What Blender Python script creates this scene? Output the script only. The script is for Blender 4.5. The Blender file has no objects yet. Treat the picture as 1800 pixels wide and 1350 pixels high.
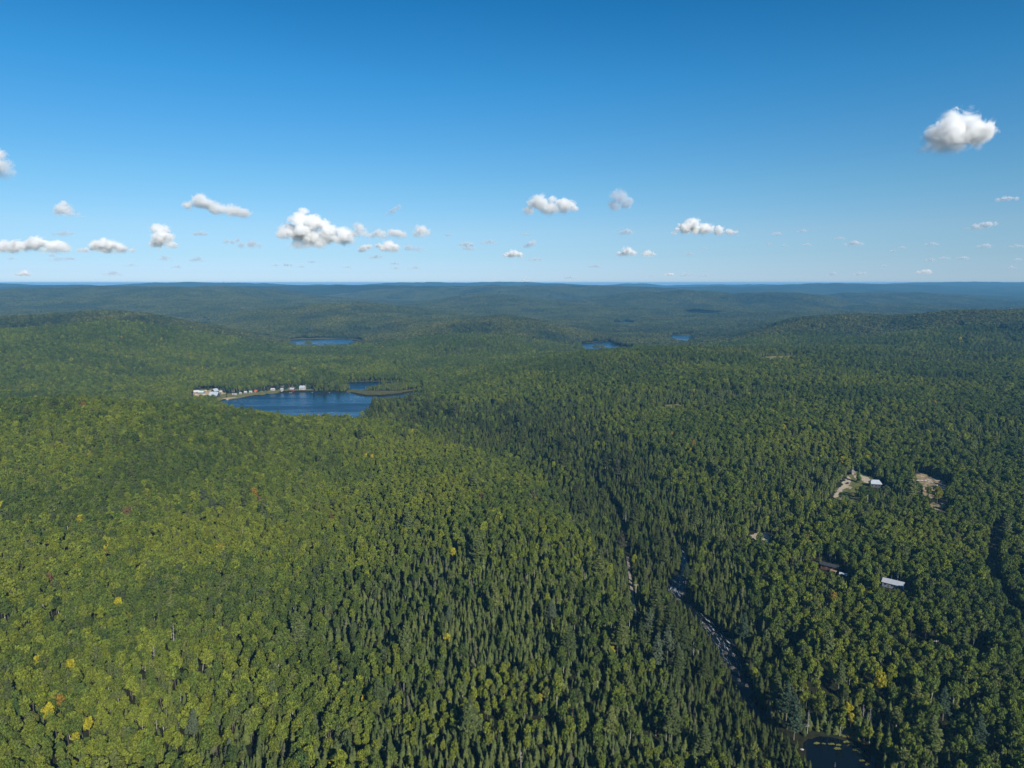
import bpy, bmesh, math, random
import numpy as np
from mathutils import Vector, Matrix, Euler

random.seed(7)
RNG = np.random.default_rng(11)
SC = bpy.context.scene
COL = SC.collection

# ------------------------------------------------------------------ camera
CAM_Z, FPX, PITCH = 200.0, 1285.0, math.radians(7.89)
cam_data = bpy.data.cameras.new("camera")
cam_data.sensor_width = 36.0
cam_data.lens = FPX / 1800.0 * 36.0
cam_data.clip_start = 1.0
cam_data.clip_end = 200000.0
cam = bpy.data.objects.new("camera", cam_data)
COL.objects.link(cam)
cam.location = (0, 0, CAM_Z)
cam.rotation_euler = (math.pi / 2 - PITCH, 0, 0)
SC.camera = cam

# ------------------------------------------------------------------ sky, sun, exposure
SUN_TO = Vector((-0.506, 0.928, -0.588)).normalized()      # the way the light travels
SUN_EL = math.asin(-SUN_TO.z)
SUN_ROT = math.atan2(-SUN_TO.x, -SUN_TO.y)
world = bpy.data.worlds.new("World")
SC.world = world
world.use_nodes = True
wn, wl = world.node_tree.nodes, world.node_tree.links
for n in list(wn):
    wn.remove(n)
sky = wn.new("ShaderNodeTexSky")
sky.sky_type = 'NISHITA'
sky.sun_disc = False
sky.sun_elevation = SUN_EL
sky.sun_rotation = SUN_ROT
sky.altitude = 500
sky.air_density = 1.0
sky.dust_density = 0.2
sky.ozone_density = 3.0
# multiple scattering the sky model leaves out: bluer and dimmer towards the horizon, the same all the way round
gain = wn.new("ShaderNodeValToRGB")
stops = ((0.0, (0.0600, 0.0840, 0.1370)), (0.0129, (0.0560, 0.0780, 0.1270)), (0.0356, (0.0547, 0.0760, 0.1098)),
         (0.0686, (0.0602, 0.0802, 0.1023)), (0.1243, (0.0500, 0.0844, 0.1017)), (0.1766, (0.0381, 0.0840, 0.1070)),
         (0.2476, (0.0225, 0.0827, 0.1114)), (0.3357, (0.0110, 0.0703, 0.1021)), (0.5, (0.018, 0.055, 0.075)))
SKY_S = 0.13
EXPOSURE = 0.5
while len(gain.color_ramp.elements) < len(stops):
    gain.color_ramp.elements.new(0.5)
for e, (pos, c) in zip(gain.color_ramp.elements, stops):
    e.position = pos * 2.0
    e.color = (c[0] / SKY_S, c[1] / SKY_S, c[2] / SKY_S, 1)          # strength is set lower by the exposure
wtc = wn.new("ShaderNodeTexCoord")
sep = wn.new("ShaderNodeSeparateXYZ")
dbl = wn.new("ShaderNodeMath"); dbl.operation = 'MULTIPLY'; dbl.inputs[1].default_value = 2.0; dbl.use_clamp = True
mulc = wn.new("ShaderNodeVectorMath"); mulc.operation = 'MULTIPLY'
wbg = wn.new("ShaderNodeBackground")
wbg.inputs["Strength"].default_value = SKY_S / 2 ** EXPOSURE
wo = wn.new("ShaderNodeOutputWorld")
wl.new(wtc.outputs["Generated"], sep.inputs[0])
wl.new(sep.outputs["Z"], dbl.inputs[0])
wl.new(dbl.outputs[0], gain.inputs[0])
wl.new(sky.outputs[0], mulc.inputs[0])
wl.new(gain.outputs[0], mulc.inputs[1])
wl.new(mulc.outputs[0], wbg.inputs["Color"])
wl.new(wbg.outputs[0], wo.inputs["Surface"])

sun_d = bpy.data.lights.new("sun", 'SUN')
sun_d.energy = 5.0
sun_d.angle = math.radians(0.5)
sun_d.color = (1.0, 0.94, 0.84)
sun = bpy.data.objects.new("sun", sun_d)
COL.objects.link(sun)
sun.rotation_euler = SUN_TO.to_track_quat('-Z', 'Y').to_euler()
sun.location = (300, -500, 600)

SC.view_settings.view_transform = 'Standard'
SC.view_settings.look = 'None'
SC.view_settings.exposure = EXPOSURE
SC.view_settings.gamma = 1.0
SC.view_settings.use_curve_mapping = False
SC.cycles.max_bounces = 10
SC.cycles.diffuse_bounces = 2
SC.cycles.glossy_bounces = 2
SC.cycles.transmission_bounces = 2
SC.cycles.volume_bounces = 8
SC.cycles.volume_step_rate = 0.6
SC.cycles.caustics_reflective = False
SC.cycles.caustics_refractive = False

# ------------------------------------------------------------------ helpers: rays, noise
CP_, SP_ = math.cos(PITCH), math.sin(PITCH)

def ray(px, py):
    """unit-forward direction of a photo pixel (1800 x 1350)"""
    r = (px - 900.0) / FPX
    d = (py - 675.0) / FPX
    return np.array([r, CP_ - d * SP_, -(d * CP_ + SP_)])

def at_z(px, py, z):
    d = ray(px, py)
    t = (z - CAM_Z) / d[2]
    return np.array([d[0] * t, d[1] * t, z])

def at_d(px, py, dist):
    """point on the pixel's ray at a horizontal range"""
    d = ray(px, py)
    t = dist / math.hypot(d[0], d[1])
    return np.array([d[0] * t, d[1] * t, CAM_Z + d[2] * t])

def hash2(ix, iy, seed):
    h = (ix.astype(np.int64) * 374761393 + iy.astype(np.int64) * 668265263 + seed * 974711) & 0x7fffffff
    h = ((h ^ (h >> 13)) * 1274126177) & 0x7fffffff
    h = (h ^ (h >> 16)) & 0xffffff
    return h / float(0xffffff)

def vnoise(x, y, seed):
    ix, iy = np.floor(x), np.floor(y)
    fx, fy = x - ix, y - iy
    fx = fx * fx * fx * (fx * (fx * 6 - 15) + 10)
    fy = fy * fy * fy * (fy * (fy * 6 - 15) + 10)
    a = hash2(ix, iy, seed); b = hash2(ix + 1, iy, seed)
    c = hash2(ix, iy + 1, seed); d = hash2(ix + 1, iy + 1, seed)
    return (a * (1 - fx) + b * fx) * (1 - fy) + (c * (1 - fx) + d * fx) * fy

def fbm(x, y, wave, seed, octs=4, gain=0.5):
    x = np.asarray(x, float); y = np.asarray(y, float)
    s, a, tot = 0.0, 1.0, 0.0
    for o in range(octs):
        k = 2.0 ** o / wave
        ca, sa = math.cos(o * 1.3), math.sin(o * 1.3)
        s = s + a * (vnoise((x * ca - y * sa) * k + 31.7 * o, (x * sa + y * ca) * k - 17.3 * o, seed + o) * 2 - 1)
        tot += a
        a *= gain
    return s / tot

def sstep(a, b, x):
    t = np.clip((x - a) / (b - a), 0, 1)
    return t * t * (3 - 2 * t)

# ------------------------------------------------------------------ terrain
CANOPY = 13.0
# (photo column, photo row, height of the tree canopy above the lake) -- read off the photograph once,
# turned into world points that a thin-plate surface is laid through
CP = [
 (0,1340,12),(0,1150,18),(0,980,28),(0,850,42),(0,760,60),(0,690,80),
 (150,1200,15),(150,900,36),(150,690,77),
 (300,1340,10),(300,1150,14),(300,980,22),(300,850,34),(300,760,52),(300,703,66),
 (400,714,54),
 (500,1340,6),(500,1100,10),(500,900,18),(500,780,32),(500,725,40),
 (600,733,30),
 (650,1340,2),(650,1100,4),(650,900,16),(650,800,20),(650,738,25),
 (720,752,20),
 (800,1340,2),(800,1100,10),(800,950,20),(800,850,26),(800,790,22),(800,745,15),
 (900,1340,2),(900,1100,13),(900,950,23),(900,870,22),(900,815,9),(900,750,14),(900,690,22),
 (1000,1340,4),(1000,1150,11),(1000,1000,20),(1000,920,19),(1000,855,7),(1000,780,18),(1000,700,34),(1000,650,48),(1000,622,55),
 (850,652,34),(850,690,20),(920,636,46),
 (1100,1340,3),(1100,1200,8),(1100,1100,12),(1100,1000,12),(1100,900,7),(1100,800,24),(1100,700,40),(1100,650,52),(1100,610,60),
 (1200,1300,2),(1200,1180,6),(1200,1000,8),(1200,920,13),(1200,800,28),(1200,700,43),(1200,607,62),
 (1300,1250,2),(1300,1150,5),(1300,1050,9),(1300,950,16),(1300,800,30),(1300,700,45),(1300,606,62),
 (1450,1250,2),(1450,1150,8),(1450,1050,14),(1450,950,20),(1450,850,26),(1450,750,36),(1450,680,48),(1450,628,58),(1450,600,60),
 (1600,1330,2),(1600,1150,8),(1600,1000,18),(1600,850,28),(1600,740,37),(1600,650,45),(1600,600,54),
 (1700,1340,2),(1700,1200,7),(1700,1050,15),(1700,900,24),(1700,800,32),(1700,700,41),(1700,640,48),(1700,600,58),
 (1800,1340,2),(1800,1200,6),(1800,1050,14),(1800,900,22),(1800,800,30),(1800,700,40),(1800,640,47),(1800,600,57),
 # basin and hills behind
 (100,672,24),(100,640,34),(100,600,72),(100,567,94),(0,557,98),(0,600,70),(0,660,30),
 (180,552,104),(260,556,98),(330,577,74),(380,600,40),(250,600,55),(250,640,24),
 (350,668,14),(500,662,14),(600,655,14),(700,660,13),(760,668,14),
 (400,630,20),(480,622,14),(560,614,13),(650,618,13),(720,622,13),(780,640,13),
 (450,560,45),(480,543,78),(560,535,92),(640,533,97),(700,541,80),(740,556,48),
 (620,560,50),(620,582,18),
 (750,572,48),(800,560,68),(850,555,76),(910,558,72),(960,570,55),(1010,586,28),
 (800,600,38),(880,600,40),(700,598,24),(900,624,18),(840,636,15),(960,604,22),
 (1400,565,82),(1330,580,52),(1270,592,26),(1480,549,108),(1560,555,100),(1640,550,110),(1720,545,118),(1800,545,118),
 (1500,580,62),(1600,580,72),(1750,575,85),
]
# (column, range in metres, ground height): hidden slopes behind the crests, valley floors, flanks
CD = [
 (0,1000,40),(150,1000,34),(300,1030,18),(400,1060,8),(0,1250,12),(200,1250,4),(330,1280,2),(500,1060,4),
 (900,1950,10),(1000,1950,8),(1100,1980,8),(1200,2050,8),(1300,2080,12),(1450,1950,34),(1600,2000,40),(1800,2000,42),
 (1000,2450,2),(1100,2550,2),(1200,2700,2),(1000,3000,4),(1150,3100,4),(1250,3000,6),(1100,3600,4),(1200,3900,12),
 (1350,3300,20),(1500,3000,30),(1700,3000,40),
 (150,3000,30),(350,3000,8),(350,3600,2),(300,4200,25),(0,3200,40),
 (560,2500,2),(620,2700,3),(480,2550,3),(560,2950,10),(450,3100,10),
 (620,4600,40),(850,3500,15),(950,3600,10),(1050,3300,4),
 (-400,300,0),(-400,800,60),(-400,1500,30),(-400,2500,60),(2200,300,-6),(2200,800,20),(2200,1500,30),(2200,2500,70),
 (-400,4500,60),(2200,4500,70),(900,4800,40),(1300,4600,50),(1700,4600,60),(100,4700,50),
 (0,150,0),(500,150,-4),(900,150,-8),(1400,150,-12),(1800,150,-8),
 (200,60,-2),(900,60,-6),(1600,60,-8),
]

def _uv(x, y):
    return np.arctan2(x, y) * 1.6, np.log(np.maximum(np.hypot(x, y), 30.0))

_pts = [at_z(a, b, c) - np.array([0, 0, CANOPY]) for a, b, c in CP]
for a, dist, z in CD:
    az = math.atan2((a - 900) / FPX, 1.0)
    _pts.append(np.array([math.sin(az) * dist, math.cos(az) * dist, z]))
_pts = np.array(_pts)
_U, _V = _uv(_pts[:, 0], _pts[:, 1])

def _k(r2):
    return 0.5 * r2 * np.log(r2 + 1e-12)

_n = len(_pts)
_A = np.zeros((_n + 3, _n + 3))
_A[:_n, :_n] = _k((_U[:, None] - _U[None]) ** 2 + (_V[:, None] - _V[None]) ** 2) + np.eye(_n) * 0.004
_A[:_n, _n] = 1; _A[:_n, _n + 1] = _U; _A[:_n, _n + 2] = _V
_A[_n:, :_n] = _A[:_n, _n:].T
_W = np.linalg.solve(_A, np.concatenate([_pts[:, 2], [0, 0, 0]]))

def ridged(x, y, wave, seed):
    return 1 - np.abs(fbm(x, y, wave, seed, 3, 0.45)) * 1.6

def far_hills(x, y):
    D = np.hypot(x, y)
    wx = x + 500 * fbm(x, y, 2600, 15, 2); wy = y + 500 * fbm(x, y, 2600, 16, 2)
    h = 8 + 320 * np.abs(fbm(wx, wy * 1.1, 2900, 3, 3, 0.42)) ** 0.9 * (0.35 + 0.65 * sstep(-0.3, 0.35, fbm(x, y, 6500, 18, 2))) + 55 * fbm(x, y, 6000, 5, 2) + 20 * fbm(x, y, 700, 17, 3)
    h = h + 26 * sstep(5000, 12000, D) + 34 * sstep(9000, 15000, D)
    far = (150 + 120 * fbm(x, y, 2600, 9, 3)) * (1 - 0.6 * sstep(14800, 17000, D))
    w = sstep(11800, 13500, D)
    cap = 158 + 22 * sstep(7000, 13000, D) + 12 * fbm(x, y, 2500, 8, 2)
    h = np.where(h > cap - 30, cap - 30 + 30 * (1 - np.exp(-np.maximum(h - cap + 30, 0) / 30)), h)
    h = h * (1 - w) + far * w
    # a few hills one can pick out
    for px, dist, z, rx, ry in ((405, 6000, 150, 230, 500), (1480, 11500, 190, 900, 1500), (600, 9500, 172, 900, 900),
                                (980, 10500, 176, 900, 900), (140, 10500, 168, 1200, 900), (850, 5200, 118, 420, 420)):
        az = math.atan2((px - 900) / FPX, 1.0)
        cx, cy = math.sin(az) * dist, math.cos(az) * dist
        g = np.exp(-((x - cx) / rx) ** 2 - ((y - cy) / ry) ** 2)
        h = np.maximum(h, h * (1 - g) + z * g)
    return np.minimum(h, 203) - CANOPY * sstep(7600, 6800, D)

def terrain_base(x, y):
    x = np.asarray(x, float); y = np.asarray(y, float)
    sh = x.shape
    x = x.ravel(); y = y.ravel()
    out = np.empty_like(x)
    CH = 40000
    for i in range(0, len(x), CH):
        xs, ys = x[i:i + CH], y[i:i + CH]
        D = np.hypot(xs, ys)
        u, v = _uv(xs, ys)
        r2 = (u[:, None] - _U[None]) ** 2 + (v[:, None] - _V[None]) ** 2
        z = _k(r2) @ _W[:_n] + _W[_n] + _W[_n + 1] * u + _W[_n + 2] * v
        w = sstep(3700, 5200, D)
        z = np.clip(z, -14, 150)
        z = z * (1 - w) + far_hills(xs, ys) * w
        up = sstep(2, 14, z + 6) + 0.8 * sstep(20, 60, z)
        z = z + (1.8 + 6 * sstep(900, 2500, D)) * fbm(xs, ys, 210, 21, 3) * up
        z = z + 17 * sstep(1500, 2600, D) * fbm(xs, ys, 620, 23, 3) * sstep(6, 30, z)
        out[i:i + CH] = z
    return out.reshape(sh)

# ---- water outlines (photo pixels laid on the water level, then fixed in the world)
def poly(pts, z):
    return np.array([at_z(a, b, z)[:2] for a, b in pts])

LAKES = {
 'lake_main': (0.0, [(383,707),(396,703),(415,700.5),(450,695.5),(480,691.5),(500,690),(540,689),(580,688.8),(612,689.5),
               (618,691),(628,694.5),(645,696.5),(670,696.8),(692,695),(712,692),(730,688.5),(742,686.2),(752,686),(752,690),
               (735,694),(705,699.5),(675,702),(656,703),(650,712),(646,722),(642,735),(620,745),(560,746),(500,742),(440,731),(400,722),(378,713)]),
 'lake_cove': (0.0, [(607,673.5),(625,672.6),(650,671.6),(685,671.4),(705,672.5),(722,673.4),(700,675.2),(680,676.8),(662,680),(650,683.5),
               (640,686),(626,686.3),(618,684.5),(611,680)]),
 'lake_middle': (0.0, [(512,597),(530,596),(560,595.5),(600,595.6),(619,596.3),(621,599.5),(642,600),(644,606),(622,608),(612,613),(560,615),(520,613),(508,605)]),
 'lake_right': (0.0, [(1024,603.5),(1042,602.5),(1058,600.8),(1072,600.2),(1078,603),(1084,608.5),(1100,610),(1112,610.5),(1112,616),(1094,620),(1082,624),(1050,625),(1034,622),(1023,613)]),
 'lake_far_right': (0.0, [(1176,590),(1195,589),(1216,589.3),(1215,596),(1213,605),(1192,605),(1178,596)]),
 'lake_far_middle': (0.0, [(1078,566.5),(1100,565.2),(1118,566.5),(1112,573),(1090,573),(1078,570)]),
 'lake_far_left': (0.0, [(337,568.3),(355,567.6),(374,569.5),(366,575),(345,575)]),
 'pond': (-13.0, [(1414,1308),(1424,1299),(1440,1294),(1462,1296),(1486,1302),(1508,1310),(1526,1320),(1540,1335),(1546,1352),(1540,1385),(1490,1400),(1440,1392),(1428,1360),(1418,1330)]),
}
LAKE_POLY = {k: (z, poly(p, z)) for k, (z, p) in LAKES.items()}

def sdist(x, y, P):
    """signed distance to polygon (negative inside)"""
    d2 = np.full(x.shape, 1e18)
    ins = np.zeros(x.shape, bool)
    n = len(P)
    for i in range(n):
        ax, ay = P[i]; bx, by = P[(i + 1) % n]
        ex, ey = bx - ax, by - ay
        t = np.clip(((x - ax) * ex + (y - ay) * ey) / (ex * ex + ey * ey + 1e-12), 0, 1)
        d2 = np.minimum(d2, (x - ax - t * ex) ** 2 + (y - ay - t * ey) ** 2)
        c = ((ay > y) != (by > y)) & (x < ex * (y - ay) / (ey if abs(ey) > 1e-9 else 1e-9) + ax)
        ins ^= c
    d = np.sqrt(d2)
    return np.where(ins, -d, d)

def near_mask(x, y, P, m):
    return (x > P[:, 0].min() - m) & (x < P[:, 0].max() + m) & (y > P[:, 1].min() - m) & (y < P[:, 1].max() + m)

def pdist(x, y, L):
    """distance to a polyline and the parameter (0..n-1) along it"""
    d2 = np.full(x.shape, 1e18); tt = np.zeros(x.shape)
    for i in range(len(L) - 1):
        ax, ay = L[i][:2]; bx, by = L[i + 1][:2]
        ex, ey = bx - ax, by - ay
        t = np.clip(((x - ax) * ex + (y - ay) * ey) / (ex * ex + ey * ey + 1e-12), 0, 1)
        q = (x - ax - t * ex) ** 2 + (y - ay - t * ey) ** 2
        m = q < d2
        d2 = np.where(m, q, d2); tt = np.where(m, i + t, tt)
    return np.sqrt(d2), tt

# the stream: pixel, water level, half width, foam
STREAM_PX = [(1172,905,-0.6,1.6,0.0),(1186,940,-1.0,1.8,0.0),(1196,966,-1.5,3.0,0.5),(1204,985,-2.0,3.4,0.5),(1203,1008,-2.6,4.5,0.3),
             (1196,1024,-3.4,8,0.5),(1190,1038,-4.4,8.5,1.0),(1200,1056,-5.0,5,0.2),(1222,1076,-5.6,4.5,0.3),(1240,1093,-6.2,6,0.8),
             (1262,1115,-7.4,7.5,0.72),(1276,1138,-8.6,8,0.78),(1290,1165,-9.8,7,0.6),(1302,1190,-10.6,5,0.3),(1309,1214,-11.2,5,0.2),
             (1322,1240,-11.8,4,0.1),(1345,1268,-12.3,3.5,0.1),(1385,1296,-12.8,3.5,0.0),(1424,1312,-13.0,6,0.0)]
STREAM = np.array([list(at_z(a, b, z)) + [w * 0.8, f * 0.9] for a, b, z, w, f in STREAM_PX])

def carve(x, y, z):
    x = np.asarray(x, float); y = np.asarray(y, float)
    z = np.array(z, float)
    m = near_mask(x, y, STREAM[:, :2], 60)
    if m.any():
        d, t = pdist(x[m], y[m], STREAM)
        i = np.clip(t.astype(int), 0, len(STREAM) - 2); f = t - i
        zs = STREAM[i, 2] * (1 - f) + STREAM[i + 1, 2] * f
        w = STREAM[i, 3] * (1 - f) + STREAM[i + 1, 3] * f
        zz = z[m]
        b = sstep(0, 1, (d - w) / 30.0)
        zz = np.where(d < w, zs - 0.8, (zs + 0.4 + 0.06 * (d - w)) * (1 - b) + zz * b)
        z[m] = zz
    for k, (zl, P) in LAKE_POLY.items():
        m = near_mask(x, y, P, 90)
        if not m.any():
            continue
        s = sdist(x[m], y[m], P)
        zz = z[m]
        t = sstep(0, 70, s)
        shore = zl + 0.35 + np.maximum(s, 0) * 0.02
        zz = np.where(s < 0, zz, shore * (1 - t) + np.maximum(zz, shore) * t)
        z[m] = zz
    for k, (zl, P) in LAKE_POLY.items():                  # the beds last, so that no shore fills a neighbouring lake
        m = near_mask(x, y, P, 2)
        if m.any():
            s = sdist(x[m], y[m], P)
            z[m] = np.where(s < 0, np.minimum(zl - 0.6 - np.minimum(-s, 20) * 0.1, z[m]), z[m])
    return z

def terrain(x, y):
    return carve(x, y, terrain_base(x, y))

def tz(x, y):
    return float(terrain(np.array([x]), np.array([y]))[0])

def ground(px, py, lift=0.0):
    """where a photo pixel meets the bare ground"""
    d = ray(px, py)
    ts = np.geomspace(180, 9000, 1500)
    zz = terrain(d[0] * ts, d[1] * ts) + lift
    below = np.nonzero(CAM_Z + d[2] * ts < zz)[0]
    i = below[0] if len(below) else len(ts) - 1
    t = ts[i]
    return np.array([d[0] * t, d[1] * t, tz(d[0] * t, d[1] * t)])

# ================= GEOMETRY
def tag(o, label=None, cat=None, group=None, kind=None):
    if label: o["label"] = label
    if cat: o["category"] = cat
    if group: o["group"] = group
    if kind: o["kind"] = kind
    return o

def link(o, parent=None):
    COL.objects.link(o)
    if parent is not None:
        o.parent = parent
    return o

def mesh_from(name, verts, faces, mat=None, smooth=False):
    me = bpy.data.meshes.new(name)
    me.from_pydata([tuple(v) for v in verts], [], [tuple(f) for f in faces])
    if mat: me.materials.append(mat)
    if smooth:
        me.polygons.foreach_set("use_smooth", [True] * len(me.polygons))
    me.update()
    return me

def fast_mesh(name, verts, quads, mat=None, smooth=False):
    """numpy arrays: verts (n,3), quads (m,k)"""
    me = bpy.data.meshes.new(name)
    verts = np.asarray(verts, np.float32); quads = np.asarray(quads, np.int32)
    k = quads.shape[1]
    me.vertices.add(len(verts)); me.vertices.foreach_set("co", verts.ravel())
    me.loops.add(quads.size); me.loops.foreach_set("vertex_index", quads.ravel())
    me.polygons.add(len(quads))
    me.polygons.foreach_set("loop_start", np.arange(0, quads.size, k, dtype=np.int32))
    if smooth:
        me.polygons.foreach_set("use_smooth", np.ones(len(quads), bool))
    if mat: me.materials.append(mat)
    me.update(calc_edges=True)
    me.validate()
    return me

# ------------------------------------------------------------------ materials
def new_mat(name):
    m = bpy.data.materials.new(name)
    m.use_nodes = True
    nt = m.node_tree
    for n in list(nt.nodes):
        nt.nodes.remove(n)
    return m, nt.nodes, nt.links

def N(nodes, typ, **kw):
    n = nodes.new(typ)
    for k, v in kw.items():
        setattr(n, k, v)
    return n

def plain(name, col, rough=0.7, metal=0.0, noise=0.0, scale=1.0, spec=0.3):
    m, n, l = new_mat(name)
    b = N(n, "ShaderNodeBsdfPrincipled"); o = N(n, "ShaderNodeOutputMaterial")
    b.inputs["Base Color"].default_value = (*col, 1)
    b.inputs["Roughness"].default_value = rough
    b.inputs["Metallic"].default_value = metal
    b.inputs["Specular IOR Level"].default_value = spec
    l.new(b.outputs[0], o.inputs[0])
    if noise:
        tc = N(n, "ShaderNodeTexCoord"); nz = N(n, "ShaderNodeTexNoise")
        nz.inputs["Scale"].default_value = scale; nz.inputs["Detail"].default_value = 5
        mr = N(n, "ShaderNodeMapRange")
        mr.inputs[3].default_value = 1 - noise; mr.inputs[4].default_value = 1 + noise
        mr.inputs[1].default_value = 0.3; mr.inputs[2].default_value = 0.7
        mx = N(n, "ShaderNodeVectorMath", operation='SCALE')
        mx.inputs[0].default_value = col
        l.new(tc.outputs["Object"], nz.inputs["Vector"]); l.new(nz.outputs[0], mr.inputs[0])
        l.new(mr.outputs[0], mx.inputs["Scale"]); l.new(mx.outputs[0], b.inputs["Base Color"])
    return m

def foliage_mat(name, transl):
    """leaf colour = colour of the single tree (instance attribute or custom property) x leaf-to-leaf variation"""
    m, n, l = new_mat(name)
    a = N(n, "ShaderNodeAttribute", attribute_type='INSTANCER', attribute_name="tint")
    s = N(n, "ShaderNodeAttribute", attribute_type='GEOMETRY', attribute_name="shade")
    mul = N(n, "ShaderNodeVectorMath", operation='MULTIPLY')
    d = N(n, "ShaderNodeBsdfDiffuse"); t = N(n, "ShaderNodeBsdfTranslucent"); mx = N(n, "ShaderNodeMixShader")
    o = N(n, "ShaderNodeOutputMaterial")
    l.new(a.outputs["Color"], mul.inputs[0]); l.new(s.outputs["Color"], mul.inputs[1])
    tint = N(n, "ShaderNodeVectorMath", operation='MULTIPLY')
    tint.inputs[1].default_value = (1.6, 1.35, 0.5)
    l.new(mul.outputs[0], d.inputs["Color"]); l.new(mul.outputs[0], tint.inputs[0]); l.new(tint.outputs[0], t.inputs["Color"])
    mx.inputs[0].default_value = transl
    l.new(d.outputs[0], mx.inputs[1]); l.new(t.outputs[0], mx.inputs[2]); l.new(mx.outputs[0], o.inputs[0])
    return m

M = {}
M['leaf'] = foliage_mat("leaf", 0.22)
M['needle'] = foliage_mat("needle", 0.08)
M['bark'] = plain("bark", (0.13, 0.11, 0.09), 0.9, noise=0.35, scale=2.0)
M['pale_bark'] = plain("pale_bark", (0.40, 0.38, 0.34), 0.85, noise=0.35, scale=1.5)
M['grey_wood'] = plain("grey_wood", (0.30, 0.285, 0.26), 0.9, noise=0.3, scale=1.2)

# ------------------------------------------------------------------ tree shapes (built once, shared by all copies)
def quad_cloud(cent, nrm, size, rng, aspect=1.0):
    """one small leaf-clump quad at each centre, facing nrm"""
    n = len(cent)
    nrm = nrm / (np.linalg.norm(nrm, axis=1, keepdims=True) + 1e-9)
    r = rng.normal(size=(n, 3))
    t = np.cross(nrm, r); t /= np.linalg.norm(t, axis=1, keepdims=True) + 1e-9
    b = np.cross(nrm, t)
    s = (np.asarray(size) * np.ones(n))[:, None] * 0.5
    k = rng.uniform(0.65, 1.25, (n, 4, 1))
    V = np.stack([cent - t * s - b * s * aspect * 0.25, cent + t * s * 0.3 - b * s * aspect,
                  cent + t * s + b * s * aspect * 0.3, cent - t * s * 0.2 + b * s * aspect], 1)
    V = cent[:, None] + (V - cent[:, None]) * k * 1.25
    F = np.arange(4 * n).reshape(n, 4)
    return V.reshape(-1, 3), F

def set_shade(me, cols):
    """per-face colour factor"""
    a = me.attributes.new("shade", 'FLOAT_COLOR', 'FACE')
    c = np.ones((len(cols), 4), np.float32); c[:, :3] = cols
    a.data.foreach_set("color", c.ravel())

def trunk_geo(h, r0, r1, lean, rng, sides=6, rings=4):
    V, F = [], []
    ph = rng.uniform(0, 6.28)
    for i in range(rings + 1):
        t = i / rings
        cx = lean * t * t * math.cos(ph); cy = lean * t * t * math.sin(ph)
        r = r0 * (1 - t) + r1 * t
        for k in range(sides):
            a = 2 * math.pi * k / sides
            V.append((cx + r * math.cos(a), cy + r * math.sin(a), h * t - (0.8 if i == 0 else 0)))
    for i in range(rings):
        for k in range(sides):
            a, b = i * sides + k, i * sides + (k + 1) % sides
            F.append((a, b, b + sides, a + sides))
    return np.array(V), np.array(F)

def limb_geo(p, q, r0, r1, sides=4):
    p, q = np.array(p, float), np.array(q, float)
    d = q - p; d /= np.linalg.norm(d) + 1e-9
    u = np.cross(d, (0.3, 0.2, 1.0)); u /= np.linalg.norm(u) + 1e-9
    w = np.cross(d, u)
    V = []
    for c, r in ((p, r0), (q, r1)):
        for k in range(sides):
            a = 2 * math.pi * k / sides
            V.append(c + u * r * math.cos(a) + w * r * math.sin(a))
    F = [(k, (k + 1) % sides, sides + (k + 1) % sides, sides + k) for k in range(sides)]
    return np.array(V), np.array(F)

def join_geo(parts):
    V, F, o = [], [], 0
    for v, f in parts:
        V.append(v); F.append(np.asarray(f) + o); o += len(v)
    return np.concatenate(V), np.concatenate(F)

def broadleaf_geo(seed, H=15.0, R=4.0, dens=1.0, leaf=0.75):
    """crown of leaf clumps spread over several uneven boughs"""
    rng = np.random.default_rng(seed)
    ch = H * 0.64; cz = H - ch * 0.5
    nl = rng.integers(11, 16)
    lobes = []
    for i in range(nl):
        a = 2.4 * i + rng.uniform(-0.5, 0.5)
        t = (i + 0.5) / nl
        z = cz - ch * 0.36 + ch * 0.72 * t
        rr = R * 0.72 * math.sqrt(max(0.05, 1 - (abs(t - 0.42) / 0.62) ** 2)) * rng.uniform(0.55, 1.1)
        lobes.append((rr * math.cos(a), rr * math.sin(a), z + rng.uniform(-0.5, 0.5), R * rng.uniform(0.30, 0.50)))
    lobes.append((0, 0, cz + ch * 0.22, R * 0.5)); lobes.append((0, 0, cz - ch * 0.05, R * 0.6))
    C, Nn, S = [], [], []
    L = np.array(lobes)
    for j, (x, y, z, r) in enumerate(lobes):
        n = int(58 * dens * (r / (R * 0.4)) ** 2)
        d = rng.normal(size=(n, 3)); d /= np.linalg.norm(d, axis=1, keepdims=True)
        d[:, 2] = np.where(d[:, 2] < -0.55, -d[:, 2] * 0.6, d[:, 2])
        rad = r * rng.uniform(0.72, 1.12, (n, 1))
        p = np.array([x, y, z]) + d * rad * np.array([1, 1, 0.8])
        keep = np.ones(n, bool)
        for q, (x2, y2, z2, r2) in enumerate(lobes):
            if q != j:
                keep &= (((p - np.array([x2, y2, z2])) / np.array([1, 1, .8])) ** 2).sum(1) > (0.72 * r2) ** 2
        p, d = p[keep], d[keep]
        C.append(p); Nn.append(d + rng.normal(0, 0.6, d.shape) + np.array([0, 0, 0.25])); S.append(np.full(len(p), 1.0))
    C = np.concatenate(C); Nn = np.concatenate(Nn)
    V, F = quad_cloud(C, Nn, leaf * R / 4.0 * rng.uniform(0.7, 1.35, len(C)) / math.sqrt(dens), rng)
    shade = rng.uniform(0.55, 1.38, (len(F), 1)) * np.array([[1, 1, 1]]) * (1 + rng.normal(0, 0.05, (len(F), 3)))
    trunk = [trunk_geo(cz, 0.2, 0.1, 0.5, rng)]
    for i in range(0, len(lobes) - 2, 2):
        x, y, z, r = lobes[i]
        trunk.append(limb_geo((0, 0, z * 0.62), (x * 0.8, y * 0.8, z), 0.08, 0.03))
    return (V, F, shade), join_geo(trunk)

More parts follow.
